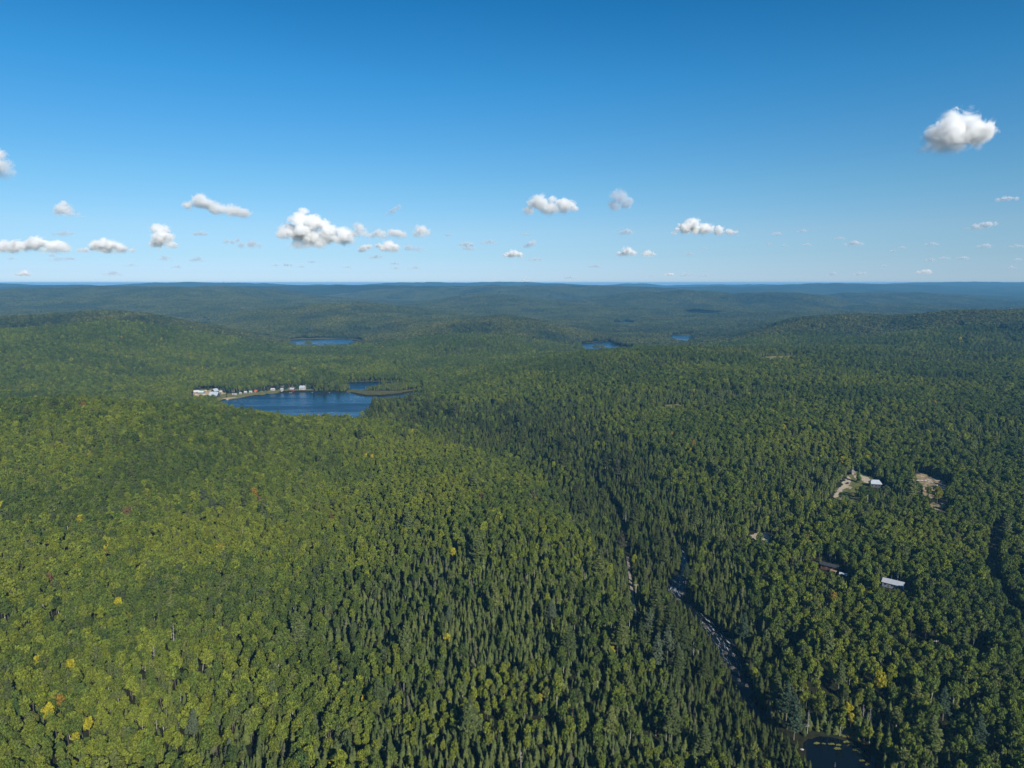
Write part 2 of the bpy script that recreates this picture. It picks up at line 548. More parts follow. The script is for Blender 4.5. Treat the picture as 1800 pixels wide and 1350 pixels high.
def spruce_geo(seed, H=14.0, R=1.75, layers=13, arms=8):
    """whorls of drooping boughs narrowing to a pointed leader"""
    rng = np.random.default_rng(seed)
    V, F, sh = [], [], []
    z0 = H * 0.13
    for i in range(layers):
        t = i / (layers - 1)
        z = z0 + (H * 0.97 - z0) * t ** 0.92
        r = R * (1 - t) ** 0.8 * (0.8 + 0.2 * math.sin(i * 2.1 + seed)) + 0.16
        if t < 0.12: r *= 0.75
        na = max(4, int(arms * (1 - 0.45 * t)))
        for k in range(na):
            a = 2 * math.pi * (k + 0.5 * (i % 2)) / na + rng.uniform(-0.3, 0.3)
            rr = r * rng.uniform(0.68, 1.22)
            droop = rr * rng.uniform(0.35, 0.75)
            zz = z + rng.uniform(-0.2, 0.2)
            ca, sa = math.cos(a), math.sin(a)
            w = (0.30 + 0.40 * rr) * rng.uniform(0.8, 1.2)
            o = len(V)
            up = 0.12 + 0.45 * rr
            V += [(0.05 * ca, 0.05 * sa, zz + up),
                  (rr * 0.55 * ca - w * sa, rr * 0.55 * sa + w * ca, zz - droop * 0.45 - 0.05),
                  (rr * ca, rr * sa, zz - droop),
                  (rr * 0.55 * ca + w * sa, rr * 0.55 * sa - w * ca, zz - droop * 0.45 - 0.05),
                  (rr * 0.55 * ca, rr * 0.55 * sa, zz - droop * 0.18 + 0.13)]
            F += [(o, o + 1, o + 2, o + 4), (o, o + 4, o + 2, o + 3)]
            g = rng.uniform(0.72, 1.22)
            sh += [(g, g, g), (g, g, g)]
    o = len(V)
    V += [(0.10, 0, H * 0.93), (-0.05, 0.09, H * 0.93), (-0.05, -0.09, H * 0.93), (0, 0, H)]
    F += [(o, o + 1, o + 3, o + 3), (o + 1, o + 2, o + 3, o + 3), (o + 2, o, o + 3, o + 3)]
    sh += [(1, 1, 1)] * 3
    F = [f if f[2] != f[3] else f for f in F]
    rng2 = np.random.default_rng(seed + 99)
    return (np.array(V), F, np.array(sh)), trunk_geo(H * 0.95, 0.17, 0.02, 0.1, rng2, 5, 2)

def pine_geo(seed, H=22.0, R=4.6):
    """white pine: open tiers of flat feathery boughs"""
    rng = np.random.default_rng(seed)
    C, Nn = [], []
    limbs = [trunk_geo(H * 0.97, 0.34, 0.04, 0.5, rng, 6, 4)]
    tiers = 11
    for i in range(tiers):
        t = i / (tiers - 1)
        z = H * (0.30 + 0.66 * t)
        r = R * (1 - t) ** 0.65 * rng.uniform(0.75, 1.15) + 0.5
        na = 6 if t < 0.7 else 4
        for k in range(na):
            a = 2 * math.pi * k / na + i * 0.7 + rng.uniform(-0.35, 0.35)
            rr = r * rng.uniform(0.6, 1.15)
            zt = z + rr * rng.uniform(0.02, 0.28)
            limbs.append(limb_geo((0, 0, z - 0.2), (rr * 0.9 * math.cos(a), rr * 0.9 * math.sin(a), zt), 0.06, 0.02))
            n = int(10 + 9 * rr)
            u = rng.uniform(0.25, 1.0, n); w = rng.normal(0, 0.17, n) * rr
            C.append(np.stack([rr * u * math.cos(a) - w * math.sin(a), rr * u * math.sin(a) + w * math.cos(a),
                               z + (zt - z) * u + rng.normal(0, 0.22, n) + 0.1], 1))
            Nn.append(np.array([0.25 * math.cos(a), 0.25 * math.sin(a), 1.0]) + rng.normal(0, 0.4, (n, 3)))
    C = np.concatenate(C); Nn = np.concatenate(Nn)
    V, F = quad_cloud(C, Nn, rng.uniform(0.6, 1.15, len(C)), rng, 0.8)
    shade = rng.uniform(0.75, 1.2, (len(F), 1)) * np.ones((1, 3))
    return (V, F, shade), join_geo(limbs)

def snag_geo(seed, H=12.0, R=1.3, needles=True):
    rng = np.random.default_rng(seed)
    parts = [trunk_geo(H, 0.2, 0.03, 0.4, rng, 6, 4)]
    tw = []
    for i in range(46 if needles else 16):
        t = rng.uniform(0.25, 0.97)
        a = rng.uniform(0, 6.28); r = R * (1.1 - t) * rng.uniform(0.6, 1.3) + 0.25
        z = H * t
        tw.append(limb_geo((0, 0, z), (r * math.cos(a), r * math.sin(a), z + r * rng.uniform(-0.5, 0.3)), 0.07, 0.02, 3))
    return join_geo(parts), join_geo(tw)

def poly_mesh(name, geo, mat):
    """(verts, faces[, shade]) -> mesh"""
    V, F = geo[0], geo[1]
    fs = [tuple(dict.fromkeys(int(i) for i in f)) for f in F]
    me = bpy.data.meshes.new(name)
    me.from_pydata([tuple(map(float, v)) for v in V], [], fs)
    me.materials.append(mat)
    if len(geo) > 2:
        set_shade(me, np.asarray(geo[2]))
    me.update()
    return me

def tree_meshes(kind, i):
    s = 100 + i * 13
    if kind == 'maple':
        H = (14.5, 13.0, 16.0, 12.0, 15.0, 13.5)[i % 6]; R = (4.0, 3.4, 4.3, 3.1, 3.7, 3.9)[i % 6]
        c, t = broadleaf_geo(s, H, R)
        return poly_mesh("broadleaf_crown", c, M['leaf']), poly_mesh("broadleaf_trunk", t, M['pale_bark'] if i % 3 == 1 else M['bark'])
    if kind == 'spruce':
        H = (10.5, 9.5, 12.0, 9.0, 11.0)[i % 5]; R = (2.7, 2.2, 2.9, 2.6, 2.4)[i % 5]
        c, t = spruce_geo(s, H, R)
        return poly_mesh("spruce_crown", c, M['needle']), poly_mesh("spruce_trunk", t, M['bark'])
    if kind == 'pine':
        c, t = pine_geo(s, 22 + i * 1.5, 4.6)
        return poly_mesh("pine_crown", c, M['needle']), poly_mesh("pine_trunk", t, M['bark'])

SHAPES = {k: [tree_meshes(k, i) for i in range(n)] for k, n in (('maple', 6), ('spruce', 5), ('pine', 3))}
MESH_H = {'maple': (14.5, 13.0, 16.0, 12.0, 15.0, 13.5), 'spruce': (10.5, 9.5, 12.0, 9.0, 11.0), 'pine': (22, 23.5, 25)}

# ------------------------------------------------------------------ where which trees grow
def blob(x, y, px, py, rx, ry, z=0.0, rot=0.0):
    c = at_z(px, py, z)
    dx, dy = x - c[0], y - c[1]
    cr, sr = math.cos(rot), math.sin(rot)
    return np.exp(-((dx * cr + dy * sr) / rx) ** 2 - ((-dx * sr + dy * cr) / ry) ** 2)

VALLEY = np.array([at_z(a, b, 2)[:2] for a, b in ((690,716),(800,738),(900,768),(1000,808),(1080,880),(1150,975),(1200,1060),(1260,1140),(1320,1230),(1380,1290))])
VALLEY_W = np.array([95, 120, 125, 95, 62, 42, 40, 36, 30, 24.0])

def conifer_share(x, y):
    D = np.hypot(x, y)
    az = np.arctan2(x, y)
    c = 0.20 + 0.20 * sstep(0.0, 0.3, az) + 0.55 * np.tanh(2.0 * fbm(x, y, 150, 41, 3)) + 0.12 * fbm(x, y, 40, 42, 2)
    c = c - 0.10 * sstep(-0.15, -0.4, az) * sstep(1000, 700, D)
    c = c + 0.42 * sstep(1000, 2000, D) * np.tanh(4 * fbm(x, y, 420, 44, 3))
    d, t = pdist(x, y, VALLEY)
    i = np.clip(t.astype(int), 0, len(VALLEY) - 2); f = t - i
    w = VALLEY_W[i] * (1 - f) + VALLEY_W[i + 1] * f
    c = c + 0.95 * np.exp(-(d / w) ** 4)
    c = c + 0.46 * blob(x, y, 720, 1190, 48, 62, 2) + 0.45 * blob(x, y, 640, 1060, 50, 45, 4) + 0.4 * blob(x, y, 930, 1120, 50, 50, 2)
    c = c + 0.5 * blob(x, y, 600, 1330, 50, 26, 2) + 0.4 * blob(x, y, 900, 1330, 60, 30, 2) + 0.45 * blob(x, y, 780, 960, 70, 60, 6)
    c = c - 0.25 * blob(x, y, 720, 790, 120, 60, 20) - 0.25 * blob(x, y, 880, 870, 70, 70, 20)
    c = c + 0.4 * blob(x, y, 690, 900, 60, 60, 8) + 0.4 * blob(x, y, 250, 790, 70, 50, 40)
    c = c - 0.5 * blob(x, y, 790, 1250, 22, 18, 2) - 0.5 * blob(x, y, 890, 1210, 16, 26, 2) - 0.4 * blob(x, y, 1480, 1190, 30, 40, 4)
    c = c + 0.55 * blob(x, y, 1080, 715, 190, 60, 30) + 0.5 * blob(x, y, 1250, 700, 160, 30, 34) + 0.6 * blob(x, y, 1780, 750, 90, 120, 35)
    c = c + 0.55 * blob(x, y, 1560, 632, 260, 30, 45) + 0.4 * blob(x, y, 1700, 655, 120, 50, 45) + 0.4 * blob(x, y, 1650, 1290, 40, 40, 2)
    c = c + 0.5 * blob(x, y, 700, 690, 90, 110, 0) + 0.5 * blob(x, y, 560, 670, 220, 60, 4) + 0.5 * blob(x, y, 1150, 585, 500, 260, 2)
    c = c + 0.4 * blob(x, y, 600, 590, 300, 120, 2)
    return np.clip(c, 0.04, 0.90)

def yellowness(x, y):
    """0 dark green .. 1 light yellowish green stands of birch and aspen"""
    v = 0.38 + 0.58 * fbm(x, y, 105, 51, 3) + 0.18 * fbm(x, y, 420, 52, 2)
    az = np.arctan2(x, y); D = np.hypot(x, y)
    v = v + 0.20 * sstep(0.0, -0.35, az) * sstep(900, 350, D)
    v = v + 0.35 * blob(x, y, 100, 1250, 70, 40, 8) + 0.3 * blob(x, y, 120, 960, 80, 50, 26) + 0.3 * blob(x, y, 330, 930, 60, 50, 22)
    v = v + 0.7 * blob(x, y, 790, 1260, 30, 24, 2) + 0.7 * blob(x, y, 890, 1200, 20, 34, 2) + 0.5 * blob(x, y, 1010, 1310, 30, 16, 2) + 0.4 * blob(x, y, 1320, 1290, 16, 14, 0) + 0.45 * blob(x, y, 1490, 1190, 26, 34, 4)
    v = v + 0.3 * blob(x, y, 700, 785, 90, 60, 20) + 0.3 * blob(x, y, 840, 850, 60, 50, 20) + 0.25 * blob(x, y, 970, 930, 40, 60, 14)
    v = v + 0.3 * blob(x, y, 780, 870, 50, 40, 14) + 0.25 * blob(x, y, 1400, 780, 90, 50, 30) + 0.3 * blob(x, y, 1060, 1000, 26, 50, 6)
    v = v - 0.15 * sstep(0.05, 0.35, az) * sstep(900, 300, D)
    return np.clip(v, 0, 1)

# clearings: (pixel, lift of the ground, half sizes in metres, turn, tallest tree allowed inside)
CLEAR = []
def clearing(px, py, rx, ry, rot=0.0, hmax=0.0):
    g = ground(px, py)
    CLEAR.append((g[0], g[1], rx, ry, rot, hmax))
    return g
def clear_poly(pts, hmax=0.0):
    CLEARP.append((np.array([ground(a, b)[:2] for a, b in pts]), hmax))
    return CLEARP[-1][0]

CLEARP = []
P_YARD = clear_poly([(1450,890),(1468,862),(1484,842),(1492,830),(1508,829),(1526,838),(1556,848),(1552,856),(1530,860),(1512,868),(1506,874),(1530,880),(1526,890),(1500,896),(1474,892)])
P_LOGGED = clear_poly([(1600,836),(1614,831),(1640,838),(1668,850),(1672,868),(1650,884),(1632,876),(1610,862)])
P_LOGGED2 = clear_poly([(1634,884),(1652,876),(1668,890),(1666,920),(1640,922)])
P_SANDPIT = clear_poly([(1312,946),(1328,937),(1346,937),(1356,946),(1350,964),(1316,964)])
P_STRIP = clear_poly([(1325,631),(1345,626.5),(1400,625),(1420,625),(1424,629),(1396,637),(1330,639.5)])
P_MARSH = clear_poly([(1158,724),(1168,711),(1207,711.5),(1204,724)])
P_VILLAGE = clear_poly([(336,704),(340,687),(350,684.5),(372,684),(398,686),(399,700),(386,706),(350,709)])
P_SHORE = clear_poly([(396,704),(398,692),(430,690),(470,685),(505,681.5),(545,680.5),(556,687),(500,690.5),(450,696),(415,702)])
P_SPIT = clear_poly([(606,690),(612,684),(640,686.5),(700,687),(744,682),(744,687),(700,693),(670,698),(640,697),(618,692)])
P_REED = clear_poly([(468,592.5),(520,590),(560,592),(625,595),(640,600),(600,596),(510,597)])
clear_poly([(640,688),(660,681),(690,676.5),(742,674),(744,682),(700,687)], 6.5)
clear_poly([(656,705),(700,699),(740,694),(746,702),(700,712),(660,716)], 5.5)
P_POND = [(0, 0)]
RED_SHORE = None

ROAD_PX = [[(1757,930),(1750,955),(1743,985),(1744,1010),(1756,1042),(1778,1078),(1800,1108),(1830,1140)],
           [(1040,838),(1062,866),(1083,892),(1096,930),(1103,980),(1108,1020),(1112,1050),(1117,1085),(1118,1120)]]
ROADS = [np.array([ground(a, b) for a, b in L]) for L in ROAD_PX]
ROAD_W = [4.3, 2.6]

EL = []                                                  # ellipses: x, y, rx, ry, tallest tree
def open_spot(px, py, rx, ry, hmax=0.0, dx=0.0, dy=0.0):
    g = ground(px, py)
    EL.append((g[0] + dx, g[1] + dy, rx, ry, hmax))
    return g
G_SHED = open_spot(1570, 1036, 13, 8)
EL.append((G_SHED[0] - 4, G_SHED[1] - 13, 13, 10, 5.5))
G_LODGE = open_spot(1458, 1004, 12, 7)
EL.append((G_LODGE[0] - 3, G_LODGE[1] - 13, 12, 10, 5.0)); EL.append((G_LODGE[0] + 5, G_LODGE[1] - 6, 4, 6, 0))
EL.append((G_LODGE[0] + 3, G_LODGE[1] + 9, 16, 4, 0))
G_HOUSE = open_spot(1538, 857, 12, 9)
EL.append((G_HOUSE[0], G_HOUSE[1] - 15, 10, 12, 3.6))
G_POLE = open_spot(1644, 1152, 5, 6); EL.append((G_POLE[0] - 4, G_POLE[1] + 8, 8, 9, 0.0))
open_spot(1715, 1158, 9, 9); open_spot(1668, 1270, 8, 9); open_spot(1660, 1318, 9, 6); open_spot(1395, 1140, 6, 8)
open_spot(1455, 1228, 5, 9); open_spot(1640, 840, 6, 8); open_spot(1430, 850, 6, 14)
EL.append((VALLEY[0][0], VALLEY[0][1] - 400, 1, 1, 0))


YEL, YEL2, ORA, RED, LIM, PAL, RUS = (0.33,0.295,0.024), (0.29,0.27,0.022), (0.29,0.185,0.03), (0.26,0.045,0.03), (0.155,0.185,0.022), (0.085,0.105,0.05), (0.16,0.09,0.04)
GRN, PIN, PINL = (0.05, 0.082, 0.025), (0.045, 0.068, 0.040), (0.078, 0.100, 0.058)
SPECIAL = [
 (86,1258,'maple',3,0.72,YEL,"brightest golden yellow tree of the lower left corner"),
 (72,1240,'maple',1,0.72,LIM,"yellow green tree touching the golden one in the lower left corner"),
 (156,1278,'maple',3,0.62,YEL2,"dull yellow tree right of the golden one in the lower left corner"),
 (134,1306,'maple',3,0.55,YEL2,"small dull yellow tree below the golden one in the lower left corner"),
 (176,1082,'maple',3,0.66,LIM,"lime yellow tree, left one of two bright crowns on the left slope"),
 (208,1068,'maple',1,0.70,YEL2,"yellow tree, right one of two bright crowns on the left slope"),
 (66,1172,'maple',1,0.66,YEL2,"yellow green tree near the left edge below the two bright crowns"),
 (124,1176,'maple',3,0.66,YEL2,"yellow topped tree right of the yellow green one near the left edge"),
 (12,1142,'maple',3,0.5,(0.22,0.17,0.05),"small tan yellow tree touching the left edge"),
 (500,1184,'maple',3,0.55,YEL2,"yellow birch like tree standing at the left end of the spruce stand"),
 (484,1186,'maple',3,0.40,YEL,"small golden tree left of the yellow birch like tree in the spruce stand"),
 (527,1172,'maple',3,0.42,YEL2,"small yellow tree right of the yellow birch like tree in the spruce stand"),
 (702,1164,'maple',3,0.45,YEL,"small golden tree in the middle of the spruce stand"),
 (786,1128,'maple',3,0.55,YEL,"golden tree at the upper edge of the yellow green patch in the spruce stand"),
 (640,1230,'maple',3,0.40,YEL,"small golden tree below the middle of the spruce stand"),
 (610,1252,'maple',3,0.46,ORA,"slim orange yellow tree in the lower spruce stand"),
 (594,1332,'maple',3,0.45,ORA,"orange tree close to the bottom edge in the spruce stand"),
 (584,1344,'maple',3,0.50,YEL,"golden tree on the bottom edge beside the orange one"),
 (502,1222,'maple',3,0.5,RUS,"rusty brown tree left of the pale dead spruce"),
 (746,1174,'maple',3,0.34,(0.2,0.06,0.04),"small dull red tree in the right part of the spruce stand"),
 (1092,1198,'maple',3,0.46,ORA,"small orange tree on the slope left of the long rapids"),
 (1076,1148,'maple',3,0.5,YEL2,"yellow green tree on the slope below the pale pines"),
 (1546,1204,'maple',0,0.75,YEL2,"bright yellow green tree above the pond on the right slope"),
 (1528,1186,'maple',1,0.72,LIM,"lime green tree above left of the bright yellow one on the right slope"),
 (1567,1186,'maple',3,0.72,LIM,"lime green tree above right of the bright yellow one on the right slope"),
 (1490,1252,'maple',3,0.66,YEL,"golden yellow tree on the far bank of the pond"),
 (1496,1266,'maple',3,0.45,YEL2,"yellow tree just below the golden one on the far bank of the pond"),
 (1378,755,'maple',0,0.62,YEL,"lone golden tree far up on the right-hand plateau"),
 (1364,822,'maple',3,0.45,YEL,"small golden tree on the slope below the lone golden tree"),
 (1480,812,'maple',3,0.7,YEL2,"yellow tree behind the lawn of the yard"),
 (1524,810,'maple',1,0.66,YEL2,"broad yellow tree behind the house with the shiny roof"),
 (1572,816,'maple',1,0.66,(0.17,0.13,0.05),"tan coloured tree right of the house with the shiny roof"),
 (1648,872,'maple',0,0.85,(0.15,0.15,0.02),"yellow green round tree between the two bare clearings"),
 (1422,962,'maple',3,0.6,YEL2,"slim yellow tree left of the dark roofed lodge"),
 (1440,960,'maple',3,0.6,LIM,"slim lime tree just left of the dark roofed lodge"),
 (670,826,'maple',3,0.6,ORA,"orange tree on the slope below the lake"),
 (766,802,'maple',3,0.48,YEL,"small yellow tree high on the slope left of the dark spruces"),
 (906,888,'maple',3,0.6,LIM,"lime yellow tree on the right part of the left slope"),
 (796,974,'maple',3,0.55,YEL2,"lone yellow tree above the central spruce stand"),
 (104,730,'maple',3,0.66,ORA,"orange yellow tree near the crest of the left hill"),
 (146,716,'maple',1,0.7,RUS,"rusty tree on the crest of the left hill"),
 (560,736,'maple',1,0.7,ORA,"orange tinged tree on the crest just below the lake"),
 (142,918,'maple',1,0.7,YEL2,"yellow tree on the middle of the left hillside"),
 (4,894,'maple',1,0.7,YEL2,"yellow tree cut by the left edge half way up the hillside"),
 (1404,1352,'maple',3,0.30,(0.22,0.06,0.05),"red leaved small tree on the bottom edge left of the pond"),
 (1516,866,'maple',0,0.66,GRN,"round dark green tree standing in the middle of the yard"),
 (1506,864,'maple',3,0.50,LIM,"small light green tree at the left side of the round tree in the yard"),
 (1478,874,'maple',1,0.50,GRN,"dark green tree at the lower left end of the drive"),
 (1488,874,'spruce',3,0.70,GRN,"dark green spruce in the lower part of the yard"),
 (1530,874,'maple',2,0.55,GRN,"green tree between the short pale pole and the house"),
 (1510,832,'spruce',2,0.95,GRN,"tall dark spruce right of the tiny hut"),
 (1634,862,'maple',3,0.40,GRN,"small green tree on the upper bare clearing"),
 (340,1268,'pine',1,0.66,PINL,"pale grey green pine with broad crown near the bottom left"),
 (28,1246,'pine',0,0.62,GRN,"dark green broad tree left of the golden one in the corner"),
 (404,1318,'pine',0,0.62,PINL,"pale pine near the bottom edge, left of the spruce stand"),
 (1384,1226,'pine',1,0.95,PIN,"tall dark pine on the bank, left one of two above the pond"),
 (1398,1252,'pine',2,0.92,PIN,"tall dark pine on the bank, right one of two above the pond"),
 (1174,1122,'pine',1,0.85,PINL,"pale feathery pine on the slope left of the long rapids, topmost"),
 (1142,1090,'pine',0,0.85,PINL,"pale feathery pine below the gravel road"),
 (1156,1140,'pine',2,0.85,PINL,"pale feathery pine in the middle of the group left of the rapids"),
 (1192,1150,'pine',0,0.75,PINL,"pale feathery pine nearest the long rapids"),
 (1308,1100,'pine',1,0.85,PIN,"dark pine leaning over the right side of the long rapids"),
 (1206,1005,'pine',0,0.75,PIN,"dark pine right of the upper rapid"),
 (1660,1230,'pine',0,0.8,PIN,"dark pine in the shady lower right forest"),
 (1722,1280,'pine',1,0.8,PIN,"dark pine right of the pond in the shady forest"),
 (790,1080,'pine',0,0.6,PINL,"pale pine at the upper edge of the spruce stand"),
 (970,1072,'pine',1,0.7,PINL,"pale pine on the slope left of the gravel road"),
 (355,870,'pine',1,0.75,PINL,"grey green pine on the upper left hillside, right one"),
 (372,888,'pine',0,0.7,PINL,"grey green pine on the upper left hillside, lower one"),
]
SNAGS = [
 (305,1122,0,1.15,"large grey dead spruce on the lower left slope"), (271,1154,1,0.8,"pale bare trunk left below the large grey dead spruce"),
 (136,1114,2,0.6,"pale bare trunk near the left edge"), (180,1122,0,0.9,"grey dead spruce left of the large dead one"), (188,1146,1,0.8,"grey dead spruce below the left one on the lower left slope"),
 (534,1222,0,0.75,"pale dead spruce at the left end of the spruce stand"), (597,1188,1,0.7,"thin pale dead tree inside the spruce stand"),
 (427,946,2,0.8,"pale dead tree on the middle of the left slope"), (410,1008,0,0.6,"thin grey dead tree on the left slope, below the pale one"),
 (916,1336,0,0.8,"pale dead tree on the bottom edge in the middle"), (1100,912,1,0.9,"pale dead spruce, left one of two beside the stream valley"),
 (1120,922,0,0.9,"pale dead spruce, right one of two beside the stream valley"), (1028,1022,0,0.8,"grey dead spruce on the slope left of the gravel road"),
 (1420,1272,0,1.0,"pinkish grey dead spruce on the far bank of the pond"), (1528,1268,1,0.8,"bare grey trunk at the right end of the pond's far bank"),
 (1518,1262,2,0.7,"thin bare trunk left of the grey one at the pond's far bank"), (1219,1146,1,0.8,"pale dead tree left of the long rapids"),
 (1782,1200,1,0.6,"pale bare trunk in the shady forest near the right edge"), (12,836,2,0.8,"grey dead tree at the left edge high on the hillside"),
 (664,1082,2,0.5,"thin dead trunk at the upper edge of the spruce stand"), (1468,1349,1,0.3,"thin pale stem standing in the pond at the bottom edge"),
 (1102,1000,1,0.5,"thin pale dead trunk beside the gravel road"),
]

SPECIAL = [(a, b, k, i, s * (1.12 if k == 'maple' else 1.35 if k == 'spruce' else 1.0), c, t) for a, b, k, i, s, c, t in SPECIAL]
for px, py, kind, i, s_, col, lab in SPECIAL:
    g = ground(px, py, MESH_H[kind][i] * s_ * 0.62)
    EL.append((g[0], g[1] - 5.5 * s_, 3.4 * s_, 6.5 * s_, 4.6 * s_))
    EL.append((g[0], g[1], 3.0 * s_ if kind != 'pine' else 3.6 * s_, 3.0 * s_ if kind != 'pine' else 3.6 * s_, 0))
for px, py, k, s_, lab in SNAGS:
    g = ground(px, py, 5.0 * s_)
    EL.append((g[0], g[1], 1.6, 1.6, 0)); EL.append((g[0], g[1] - 4, 2.5, 4, 7.0))

def room(x, y):
    """tallest tree that may stand at each point (0 = none)"""
    h = np.full(x.shape, 99.0)
    for k, (zl, P) in LAKE_POLY.items():
        m = near_mask(x, y, P, 12)
        if m.any():
            s = sdist(x[m], y[m], P)
            h[m] = np.where(s < (3.0 if k != 'pond' else 2.0), 0, h[m])
    m = near_mask(x, y, STREAM[:, :2], 30)
    if m.any():
        d, t = pdist(x[m], y[m], STREAM)
        i = np.clip(t.astype(int), 0, len(STREAM) - 2); f = t - i
        w = STREAM[i, 3] * (1 - f) + STREAM[i + 1, 3] * f
        h[m] = np.where(d < w + 0.1, 0, h[m])
        q0, q1 = STREAM[i], STREAM[i + 1]                 # young growth on the near bank
        side = (q1[:, 0] - q0[:, 0]) * (y[m] - q0[:, 1]) - (q1[:, 1] - q0[:, 1]) * (x[m] - q0[:, 0])
        h[m] = np.where((side < 0) & (d < w + 11) & (t > 4), np.minimum(h[m], 3.6 + 0.55 * (d - w)), h[m])
    for P, hm in CLEARP:
        m = near_mask(x, y, P, 3)
        if m.any():
            s = sdist(x[m], y[m], P)
            h[m] = np.where(s < 1.0, np.minimum(h[m], hm), h[m])
    for L, w in zip(ROADS, ROAD_W):
        m = near_mask(x, y, L[:, :2], 20)
        if m.any():
            d, _ = pdist(x[m], y[m], L)
            h[m] = np.where(d < w, 0, h[m])
    for cx, cy, rx, ry, hm in EL:
        q = ((x - cx) / rx) ** 2 + ((y - cy) / ry) ** 2
        h = np.where(q < 1, np.minimum(h, hm), h)
    # marsh in front of the far shore of the pond
    return h

def jgrid(step, dmin, dmax, rng, half=0.74):
    w = dmax * math.sin(half)
    gx = np.arange(-w, w, step); gy = np.arange(max(40, dmin * 0.6), dmax, step * 0.9)
    X, Y = np.meshgrid(gx, gy)
    X = X + (np.arange(len(gy)) % 2)[:, None] * step * 0.5
    X = (X + rng.uniform(-0.38, 0.38, X.shape) * step).ravel(); Y = (Y + rng.uniform(-0.38, 0.38, Y.shape) * step).ravel()
    D = np.hypot(X, Y)
    m = (D > dmin) & (D < dmax) & (np.abs(np.arctan2(X, Y)) < half)
    return X[m], Y[m]

PATCH_FROM, PATCH_TO = 2300.0, 7200.0

def lerp3(a, b, t):
    return np.array(a)[None] * (1 - t[:, None]) + np.array(b)[None] * t[:, None]

def leaf_tint(x, y, rng, autumn=0.002):
    n = len(x)
    yv = np.clip(yellowness(x, y) + rng.normal(0, 0.27, n), 0, 1.1)
    c = lerp3(G_DARK, G_MID, np.clip(yv * 2, 0, 1))
    c = np.where((yv > 0.5)[:, None], lerp3(G_MID, G_LIGHT, np.clip(yv * 2 - 1, 0, 1.2)), c)
    r = rng.random(n)
    grey = r > 0.88                                       # dull grey-olive crowns
    c[grey] = c[grey] * 0.55 + np.array([0.075, 0.082, 0.045]) * 0.5
    a = r < autumn * (0.4 + 1.6 * yv)
    pal = np.array([[0.30, 0.25, 0.025], [0.26, 0.23, 0.03], [0.24, 0.16, 0.03], [0.13, 0.085, 0.045], [0.22, 0.19, 0.03]])
    c[a] = pal[rng.integers(0, len(pal), a.sum())]
    return c * rng.uniform(0.85, 1.15, (n, 1)), a

G_DARK, G_MID, G_LIGHT = (0.055, 0.083, 0.025), (0.093, 0.126, 0.026), (0.148, 0.175, 0.027)
S_DARK, S_LIGHT = (0.050, 0.070, 0.026), (0.100, 0.117, 0.034)

def needle_tint(x, y, rng):
    n = len(x)
    t = np.clip(0.45 + 0.35 * fbm(x, y, 90, 61, 3) + rng.normal(0, 0.25, n), 0, 1)
    c = lerp3(S_DARK, S_LIGHT, t)
    r = rng.random(n)
    g = r > 0.955
    c[g] = c[g] * 0.4 + np.array([0.09, 0.085, 0.06]) * 0.6
    dv, tv = pdist(x, y, VALLEY)                            # dark valley conifers, darkened further to paint in the slope's shade
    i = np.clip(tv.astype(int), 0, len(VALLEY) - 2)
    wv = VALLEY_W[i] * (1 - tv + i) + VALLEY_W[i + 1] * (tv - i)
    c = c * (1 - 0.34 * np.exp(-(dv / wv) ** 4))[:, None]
    return c * rng.uniform(0.85, 1.15, (n, 1))

def crown_size(x, y):
    """1 = old wide crowns of the left hillside, smaller in the young stands elsewhere"""
    az = np.arctan2(x, y)
    b = 0.51 + 0.17 * sstep(-0.16, -0.34, az) + 0.10 * fbm(x, y, 130, 81, 2)
    b = b + 0.10 * sstep(0.22, 0.42, az) + 0.14 * sstep(600, 1100, np.hypot(x, y))
    return np.clip(b, 0.46, 0.90)

def grow(kind, step, dmin, dmax, seed):
    rng = np.random.default_rng(seed)
    x, y = jgrid(step, dmin, dmax, rng)
    c = conifer_share(x, y)
    r = rng.random(len(x))
    stand = 1 + 0.16 * fbm(x, y, 110, 71, 2)
    if kind == 'maple':
        big = crown_size(x, y)
        m = r > c * 1.05 - 0.02
        m &= (rng.random(len(x)) < 1.15 / (1 + 1.15 * (big - 0.62) / 0.38 * 0.8))
        s = rng.uniform(0.72, 1.18, len(x)) * stand
        s = s * (1 - 0.22 * sstep(0.62, 0.95, yellowness(x, y)))
    elif kind == 'spruce':
        m = r < c * 0.9
        s = rng.uniform(0.42, 0.98, len(x)) ** 0.9 * stand
    else:
        d, _ = pdist(x, y, VALLEY)
        p = 0.012 + 0.20 * np.exp(-(d / 45) ** 2) + 0.02 * (fbm(x, y, 200, 77, 2) > 0.25)
        p = p + 0.5 * blob(x, y, 1170, 1130, 16, 40, 2) + 0.5 * blob(x, y, 330, 870, 40, 30, 30)
        m = r < p
        s = rng.uniform(0.62, 1.05, len(x))
    h = room(x, y)
    m &= h > 3
    x, y, s, h = x[m], y[m], s[m], h[m]
    nv = len(SHAPES[kind])
    idx = rng.integers(0, nv, len(x))
    H = np.array(MESH_H[kind])[idx]
    s = np.minimum(s, h / H)
    z = terrain(x, y)
    if kind == 'maple':
        tint, aut = leaf_tint(x, y, rng)
    else:
        tint, aut = needle_tint(x, y, rng), np.zeros(len(x), bool)
        if kind == 'pine':
            tint = tint * np.array([1.25, 1.22, 1.3])
    wide = s * (np.where(h > 50, crown_size(x, y), 0.9) if kind == 'maple' else 1.0)
    tall = s * (0.55 + 0.45 * crown_size(x, y)) if kind == 'maple' else s
    sc = np.stack([wide * rng.uniform(0.86, 1.14, len(x)), wide * rng.uniform(0.86, 1.14, len(x)), tall], 1)
    rz = rng.uniform(0, 6.283, len(x))
    return dict(kind=kind, x=x, y=y, z=z, s=sc, rz=rz, idx=idx, tint=tint, aut=aut, tilt=rng.normal(0, 0.045, (len(x), 2)))

